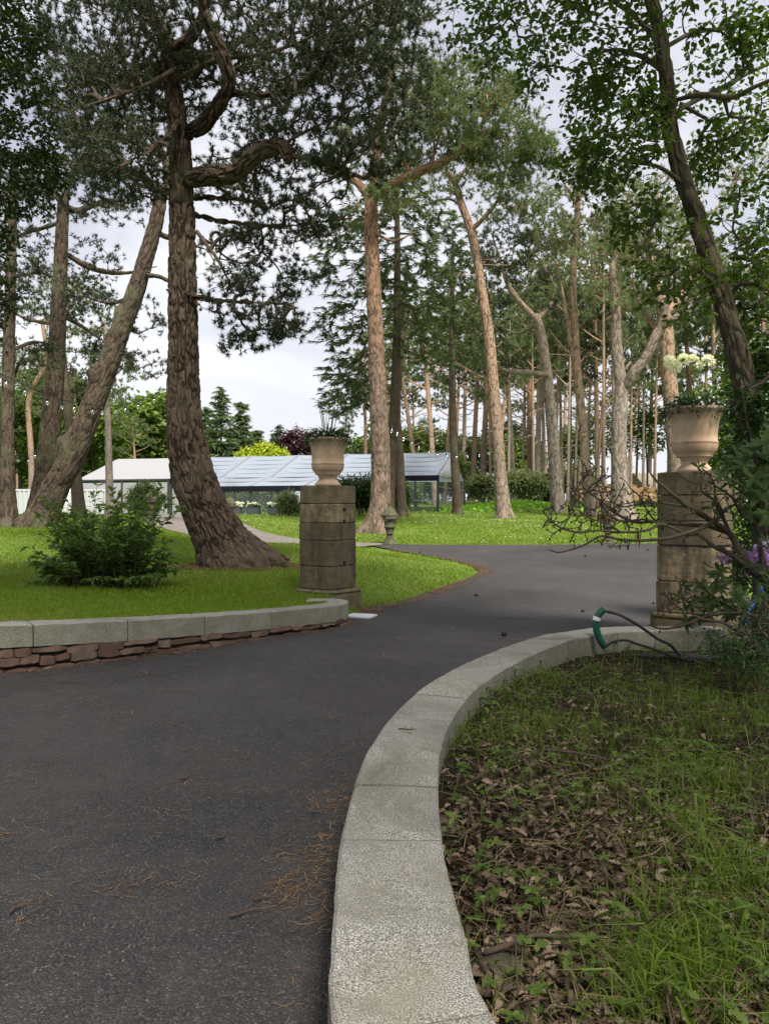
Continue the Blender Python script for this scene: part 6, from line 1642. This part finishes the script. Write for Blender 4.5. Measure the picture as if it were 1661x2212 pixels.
# taller ground cover on the mound
n = 2600; x = rng.normal(8.2, 1.9, n); y = rng.normal(50, 1.6, n); z = G(x, y)
m = MB(); m.leaves(np.stack([x, y, z + rng.uniform(.0, .28, n)], 1), rng.normal(size=(n, 3)) + np.array([0, 0, .5]), rng.normal(size=(n, 3)), .22, .15)
tag(m.build('ground_cover', m_leaf('bright ground cover leaf', (.12, .25, .03), (.19, .36, .04), (.27, .42, .07), .4)), kind='stuff')
# needle duff round the foot of the thick pine
m = MB(); n = 5000; a = rng.uniform(0, 6.28, n); r = np.sqrt(rng.uniform(.05, 1.1, n)); x = -3.1 + 1.5 * r * np.cos(a); y = T1Y - .35 + .75 * r * np.sin(a); ok = x < -1.5; x, y = x[ok], y[ok]; k = len(x)
m.blades(np.stack([x, y, G(x, y) + rng.uniform(.0, .05, k)], 1), np.stack([rng.normal(size=k), rng.normal(size=k), .25 * rng.normal(size=k)], 1), rng.uniform(.05, .12, k), .012)
DUFF = m_leaf('brown needle litter', (.08, .045, .028), (.15, .09, .055), (.24, .16, .10), .1, .8)
tag(m.build('needle_duff', DUFF), kind='stuff')

# ------------------------------------------------------------------ litter on the tarmac
m = MB(); n = 2000
u = rng.uniform(0, 1, n); y = 1 / (1 / 1.6 + u * (1 / 22 - 1 / 1.6)); x = rng.uniform(-.55, .35, n) * y
pa = vnoise(np.stack([x, y, 0 * x], 1), 1.1, 3); ok = inpoly(x, y, POLY_ROAD) & (rng.uniform(0, 1, n) < .10 + 1.4 * np.clip(pa - .52, 0, 1) * 3)
xs, ys = [x[ok]], [y[ok]]
# drifts against the granite coping and along the wall and lawn edge
for q in range(26):
    s = rng.uniform(.4, 4.2); k = int(np.searchsorted(s_out, s)); c = outer[k] - nrm_r[k] * abs(rng.normal(.0, .13)) - nrm_r[k] * .03; kk = rng.integers(18, 70)
    xs.append(c[0] + rng.normal(0, .07, kk)); ys.append(c[1] + rng.normal(0, .09, kk))
for q in range(30):
    k = rng.integers(90, 330); c = front[k] - nl[k] * rng.uniform(.0, .12); kk = rng.integers(6, 24); xs.append(c[0] + rng.normal(0, .12, kk)); ys.append(c[1] + rng.normal(0, .05, kk))
el = np.c_[road_xl(np.linspace(4, 25, 400)), np.linspace(4, 25, 400)]
for q in range(130):
    c = el[rng.integers(150, 380)] + np.array([rng.uniform(0, .25), 0]); kk = rng.integers(14, 34); xs.append(c[0] + rng.normal(0, .10, kk)); ys.append(c[1] + rng.normal(0, .13, kk))
for q in range(46):
    y_ = 1 / rng.uniform(1 / 18, 1 / 3.); x_ = rng.uniform(-.5, .1) * y_; kk = rng.integers(5, 26); xs.append(x_ + rng.normal(0, .10, kk)); ys.append(y_ + rng.normal(0, .07, kk))
x = np.concatenate(xs); y = np.concatenate(ys); ok = inpoly(x, y, POLY_ROAD) & (x < np.interp(y, outer[:330, 1], outer[:330, 0], right=99) - .0); x, y = x[ok], y[ok]; k = len(x)
a = rng.uniform(0, 6.28, k); d = np.stack([np.cos(a), np.sin(a), rng.normal(.0, .06, k)], 1); L = rng.uniform(.02, .075, k) * np.clip(y / 5, 1, 2.2); b = np.stack([x, y, RZ(y) + .016 + rng.uniform(0, .006, k)], 1)
bend = np.stack([-np.sin(a), np.cos(a), 0 * a], 1) * rng.normal(0, .18, k)[:, None]
V = m
s = np.stack([-np.sin(a), np.cos(a), 0 * a], 1); w = (np.clip(.00045 * y, .0011, .006))[:, None]; mid = b + d * L[:, None] * .5 + bend * L[:, None] * .5; tip = b + d * L[:, None] + bend * L[:, None] * .2
VV = np.stack([b - s * w, b + s * w, mid + s * w, mid - s * w, tip + s * w * .5, tip - s * w * .5], 1); VV[..., 2] = np.maximum(VV[..., 2], RZ(VV[..., 1]) + .0145)
o_ = np.arange(k)[:, None] * 6; V.add(VV.reshape(-1, 3), o_ + np.array([[0, 1, 2, 3]]), o_ + np.array([[3, 2, 4, 5]]))
tag(m.build('pine_needle_litter', m_leaf('fallen pine needle', (.07, .035, .018), (.15, .085, .042), (.32, .22, .12), .05, .7), smooth=False), kind='stuff')
TW2 = m_plain('fallen twig bark', (.075, .052, .038), .9, var=.4, scale=30)
for i, (px, py, L, a) in enumerate([(405, 1680, .12, 1.0), (540, 1975, .16, .25), (40, 1965, .08, 1.2), (160, 1475, .3, .05), (690, 1755, .14, .6), (480, 1810, .07, .9), (430, 1440, .3, .1), (1115, 1338, .5, -.1), (575, 1945, .10, .3), (880, 1583, .10, .1)]):
    on = i == 9; Yq = (EYE - (zc if on else .02)) * F / (py - CY); b = np.array([(px - CX) * Yq / F, Yq, (zc + .012) if on else float(RZ(Yq)) + .022]); kk = 9; tt = np.linspace(-.5, .5, kk)
    pp = np.stack([tt * L * math.cos(a), tt * L * math.sin(a), .006 + .01 * np.abs(tt)], 1); pp[:, :2] += np.c_[-math.sin(a) * 1, math.cos(a) * 1] * (np.sin(tt * 5 + i) * L * .10)[:, None]
    m = MB(); m.tube(pp, np.linspace(.006, .0025, kk) * (1 + .2 * rng.normal(size=kk)), 6)
    for s_ in (.2, -.25):
        c = pp[4 + int(s_ * 8)]; m.tube(np.array([c, c + np.array([math.cos(a + .8) * .03, math.sin(a + .8) * .03, .008])]), np.array([.003, .0015]), 5)
    o = m.build('fallen_twig', TW2); o.location = tuple(b)
    tag(o, 'dry brown twig lying on top of the granite coping' if on else 'dry brown twig lying loose on the dark tarmac drive', 'twig', None if on else 'twigs fallen on the drive')
CONE = m_plain('pine cone', (.045, .03, .022), .9, var=.4, scale=40)
cm = MB(); pr = [(0, 0)] + [(.028 * math.sin(math.pi * (t_ * .9 + .08)) * (1 + .18 * (i % 2)), .065 * t_) for i, t_ in enumerate(np.linspace(.02, .98, 15))] + [(0, .066)]
cm.lathe(pr, sides=16, scal=lambda r, z, th: r * (1 + .22 * np.sign(np.sin(th * 5 + z * 260)))); cme = cm.mesh('pine cone', CONE)
for px, py in ((1090, 1370), (1262, 1321), (1265, 1204), (1282, 1372), (1398, 1369), (1455, 1310), (1310, 1396), (905, 1195), (935, 1203), (1220, 1412), (1400, 1190), (1030, 1290)):
    py2 = py
    Yq = hit(px, py, 8, 26)[1] if py < 1300 else (EYE - .03) * F / (py - CY); xq = (px - CX) * Yq / F
    if not bool(inpoly(np.array([xq]), np.array([Yq]), POLY_ROAD)[0]) or (xq > 2.2 and Yq < 8.6): continue
    o = bpy.data.objects.new('pine_cone', cme); C.objects.link(o); o.location = (xq, Yq, float(RZ(Yq)) + .035); o.rotation_euler = (1.5, 0, rng.uniform(0, 6)); tag(o, 'small dark pine cone lying on the drive near the gate', 'pine cone', 'pine cones on the drive')

# ------------------------------------------------------------------ the bed: dead oak leaves, sticks, weeds, grass
def bed_points(n, y0=1.0, y1=9.0, x0=.05, x1=.85):
    u = rng.uniform(0, 1, n); y = 1 / (1 / y0 + u * (1 / y1 - 1 / y0)); x = rng.uniform(x0, x1, n) * y
    ok = inpoly(x, y, POLY_BED); return x[ok], y[ok]


OAK = (np.array([0, .10, .22, .30, .42, .52, .64, .74, .86, 1.0]), np.array([.08, .45, .28, .75, .45, 1.0, .55, .85, .6, .1]))
x, y = bed_points(23000); pa = vnoise(np.stack([x, y, 0 * x], 1), 1.0, 3)
leafy = np.exp(-((x / y - .22) / .13) ** 2) * np.interp(y, [1, 3.6, 5, 8], [1, 1, .7, .35]) + .22
ok = rng.uniform(0, 1, len(x)) < leafy * (.5 + pa); x, y = x[ok], y[ok]; k = len(x)
m = MB(); a = rng.uniform(0, 6.28, k); p = np.stack([x, y, BZ(x, y) + rng.uniform(.0, .05, k)], 1)
m.leaves(p, np.stack([np.cos(a), np.sin(a), rng.normal(.10, .28, k)], 1), np.array([0, 0, 1.]) + rng.normal(0, .45, (k, 3)), rng.uniform(.025, .066, k) , rng.uniform(.016, .036, k), cup=.45, droop=.15, shape=OAK)
DEAD = m_leaf('dead oak leaf', (.034, .022, .014), (.115, .078, .053), (.27, .205, .145), .1, .7)
tag(m.build('leaf_litter', DEAD), kind='stuff')
x, y = bed_points(9500); k = len(x); a = rng.uniform(0, 6.28, k); L = rng.uniform(.05, .22, k); p = np.stack([x, y, BZ(x, y) + .015], 1)
d = np.stack([np.cos(a), np.sin(a), np.abs(rng.normal(0, .25, k))], 1) * L[:, None]
m = MB(); m.tubes(np.stack([p, p + d * .5 + rng.normal(0, .014, d.shape), p + d], 1), np.stack([np.full(k, .0028)] * 2 + [np.full(k, .0012)], 1) * rng.uniform(.6, 1.4, (k, 1)), 4)
tag(m.build('dry_stalks', m_leaf('dry stalk', (.035, .024, .015), (.08, .055, .034), (.20, .15, .09), .05, .7)), kind='stuff')
# a few thicker sticks one could pick up
for i, (x0, y0_, L, a, lab) in enumerate([(1290, 1650, .7, -.7, 'pale bent branch lying among the weeds of the bed'), (1160, 2060, .35, .3, 'short reddish stick on the dead leaves beside the granite'), (1230, 1720, .35, 1.3, 'cut brown stalk sticking out of the leaf litter in mid bed')]):
    Yq = (EYE - .2) * F / (y0_ - CY); b = np.array([(x0 - CX) * Yq / F, Yq, 0]); b[2] = float(BZ(b[0], b[1])) + .03
    pp = catmull(np.array([(-L * .5, .02, .015), (-L * .2, -.01, .05), (0, .015, .045), (L * .3, 0, .03), (L * .5, .02, .005)]), 16); m = MB(); m.tube(pp, np.linspace(.010, .005, 16), 7)
    m.tube(np.array([pp[6], pp[6] + np.array([.03, .02, .09])]), np.array([.006, .002]), 5)
    o = m.build('fallen_branch', TW2); o.location = tuple(b); o.rotation_euler.z = a; tag(o, lab, 'branch')
# grass in tufts
def gpatch(x, y):
    q = x / y; pix = CX + q * F; py = CY + (EYE - .2) * F / y
    g = np.exp(-((pix - 1480) / 150) ** 2 - ((py - 1680) / 130) ** 2) + .9 * np.exp(-((pix - 1560) / 140) ** 2 - ((py - 2000) / 150) ** 2) + .8 * np.exp(-((pix - 1420) / 110) ** 2 - ((py - 2130) / 110) ** 2) + .95 * np.exp(-((py - 1490) / 110) ** 2) + .35 * np.exp(-((pix - 1250) / 200) ** 2 - ((py - 1600) / 120) ** 2) + .45 * sstep(1700, 1850, pix) + .8 * np.exp(-((pix - 1400) / 70) ** 2 - ((py - 1395) / 20) ** 2)
    return g * 1.15 + .045
x, y = bed_points(115000); pa = vnoise(np.stack([x, y, 0 * x], 1), 2.2, 3); ok = rng.uniform(0, 1, len(x)) < gpatch(x, y) * (.25 + 1.2 * np.clip(pa - .3, 0, 1)); x, y = x[ok], y[ok]; k = len(x)
m = MB(); p = np.stack([x, y, BZ(x, y)], 1); cl = vnoise(np.stack([x, y, 0 * x], 1), 3.0, 2)
m.blades(p, np.stack([rng.normal(0, .5, k), rng.normal(0, .5, k), np.ones(k)], 1), rng.uniform(.06, .24, k) * (.5 + cl), rng.uniform(.003, .006, k), bend=np.stack([rng.normal(0, .5, k), rng.normal(0, .5, k), -.25 * np.ones(k)], 1))
WGRASS = m_leaf('wild grass', (.050, .088, .009), (.105, .165, .016), (.20, .225, .06), .42, .5)
tag(m.build('wild_grass', WGRASS, smooth=False), kind='stuff')
x, y = bed_points(760, .95, 3.4); ok = gpatch(x, y) > .45; x, y = x[ok], y[ok]; k = len(x) ; rep = 5
p = np.repeat(np.stack([x, y, BZ(x, y)], 1), rep, 0) + rng.normal(0, .012, (k * rep, 3)) * np.array([1, 1, 0]); K_ = k * rep
m = MB(); m.blades(p, np.stack([rng.normal(0, .35, K_), rng.normal(0, .35, K_), np.ones(K_)], 1), rng.uniform(.14, .34, K_), rng.uniform(.005, .010, K_), bend=np.stack([rng.normal(0, .45, K_), rng.normal(0, .45, K_), -.3 * np.ones(K_)], 1))
tag(m.build('tall_grass', WGRASS, smooth=False), kind='stuff')
# herb robert, bramble and ivy seedlings: small compound leaves on fine stalks
x, y = bed_points(11500); py = CY + (EYE - .2) * F / y; pa = vnoise(np.stack([x + 9, y, 0 * x], 1), 1.6, 3)
ok = rng.uniform(0, 1, len(x)) < np.interp(py, [1380, 1450, 1560, 1700, 2250], [1, 1, .6, .15, .12]) * np.clip((pa - .36) * 5, .04, 1.4); x, y = x[ok], y[ok]; k = len(x)
m = MB(); g = BZ(x, y); h = rng.uniform(.03, .13, k); c = np.stack([x, y, g], 1); e = c + np.stack([rng.normal(0, .03, k), rng.normal(0, .03, k), h], 1)
m.tubes(np.stack([c, (c + e) / 2 + rng.normal(0, .006, c.shape), e], 1), np.full((k, 3), .0015), 4)
LOBE = (np.array([0, .25, .40, .55, .72, .84, 1.0]), np.array([.08, .8, .55, 1.0, .5, .65, 0.]))
for q in range(5):
    a = q * 1.2566 + rng.uniform(0, .6, k); d = np.stack([np.cos(a), np.sin(a), rng.normal(.05, .18, k)], 1)
    m.leaves(e, d, np.array([0, 0, 1.]) + rng.normal(0, .2, (k, 3)), rng.uniform(.018, .052, k), rng.uniform(.012, .034, k), shape=LOBE)
tag(m.build('weeds', m_leaf('weed leaf', (.040, .070, .012), (.072, .118, .018), (.145, .185, .04), .38, .6), smooth=False), kind='stuff')
# mossy stones half sunk at the coping's foot
for i, (px, py, s) in enumerate([(1090, 2105, .10), (945, 1790, .085)]):
    Yq = (EYE - .16) * F / (py - CY); b = np.array([(px - CX) * Yq / F, Yq, 0]); b[2] = float(BZ(b[0], b[1])); u_, v_ = np.meshgrid(np.linspace(0, math.pi, 22), np.linspace(0, 6.283, 40, endpoint=False), indexing='ij')
    V = np.stack([np.sin(u_) * np.cos(v_), np.sin(u_) * np.sin(v_), np.cos(u_)], -1); V = V * (1 + .5 * (vnoise(V + i * 4, 1.6, 3) - .5))[..., None] * np.array([1.2, .9, .55]) * s
    i_ = np.arange(21)[:, None] * 40; j_ = np.arange(40)[None]; j2 = (j_ + 1) % 40; m = MB(); m.add(V.reshape(-1, 3), np.stack([i_ + j_, i_ + 40 + j_, i_ + 40 + j2, i_ + j2], -1).reshape(-1, 4))
    o = m.build('rock', MOSSY); o.location = tuple(b); tag(o, 'larger mossy rock half sunk in dead leaves by the near coping' if i == 0 else 'smaller mossy rock against the inner face of the coping', 'rock')

# ------------------------------------------------------------------ sky, sun, camera
SUN_EL, SUN_AZ = 54.0, 158.0                   # azimuth clockwise from the view axis: behind the camera, to the right
w = bpy.data.worlds.new('World'); bpy.context.scene.world = w; w.use_nodes = True
nt = w.node_tree; nt.nodes.clear()
class WN(Nodes):
    def __init__(self): self.m = w; self.t = nt; self.out = nt.nodes.new('ShaderNodeOutputWorld')
wn = WN(); sk = wn.new('TexSky', sky_type='NISHITA', sun_disc=False, sun_elevation=math.radians(SUN_EL), sun_rotation=math.radians(SUN_AZ))
bg1 = wn.new('Background', Color=sk.outputs[0], Strength=.08)
v = wn.coord((1, 1, 2.2), 'Generated')
cl = wn.noise(v, 2.1, 6, .55, .4); z = wn.new('SeparateXYZ', Vector=wn.coord(kind='Generated')).outputs[2]
ccol = wn.ramp(cl, (.34, (.46, .475, .565)), (.5, (.66, .665, .73)), (.66, (.92, .915, .93)))
hz = wn.ramp(z, (0.0, 1.), (.38, 0.))
ccol = wn.mix(wn.math('MULTIPLY', hz, .65), ccol, (.88, .885, .92))
bg2 = wn.new('Background', Color=ccol, Strength=.80)
mx = wn.new('MixShader', Fac=.88); nt.links.new(bg1.outputs[0], mx.inputs[1]); nt.links.new(bg2.outputs[0], mx.inputs[2]); nt.links.new(mx.outputs[0], wn.out.inputs['Surface'])
sd = bpy.data.lights.new('sun', 'SUN'); sd.energy = 5.0; sd.angle = math.radians(14); sd.color = (1, .935, .83)
so = bpy.data.objects.new('sun', sd); C.objects.link(so)
az, el = math.radians(SUN_AZ), math.radians(SUN_EL)
dirv = Vector((math.sin(az) * math.cos(el), math.cos(az) * math.cos(el), math.sin(el)))
so.rotation_euler = dirv.to_track_quat('Z', 'Y').to_euler()
sk.sun_rotation = math.atan2(dirv.x, dirv.y)
cd = bpy.data.cameras.new('camera'); co = bpy.data.objects.new('camera', cd); C.objects.link(co)
co.location = (0, 0, EYE); co.rotation_euler = (math.pi / 2, 0, 0)
cd.sensor_fit = 'VERTICAL'; cd.sensor_height = 24.0; cd.lens = 24.0 * F / 2212.0; cd.clip_start = .05; cd.clip_end = 600
sc = bpy.context.scene; sc.camera = co
sc.view_settings.view_transform = 'Standard'; sc.view_settings.look = 'None'; sc.view_settings.exposure = .68; sc.view_settings.gamma = 1.0
sc.render.film_transparent = False
sc.render.engine = 'CYCLES'; sc.cycles.max_bounces = 8; sc.cycles.transparent_max_bounces = 24; sc.cycles.use_denoising = True
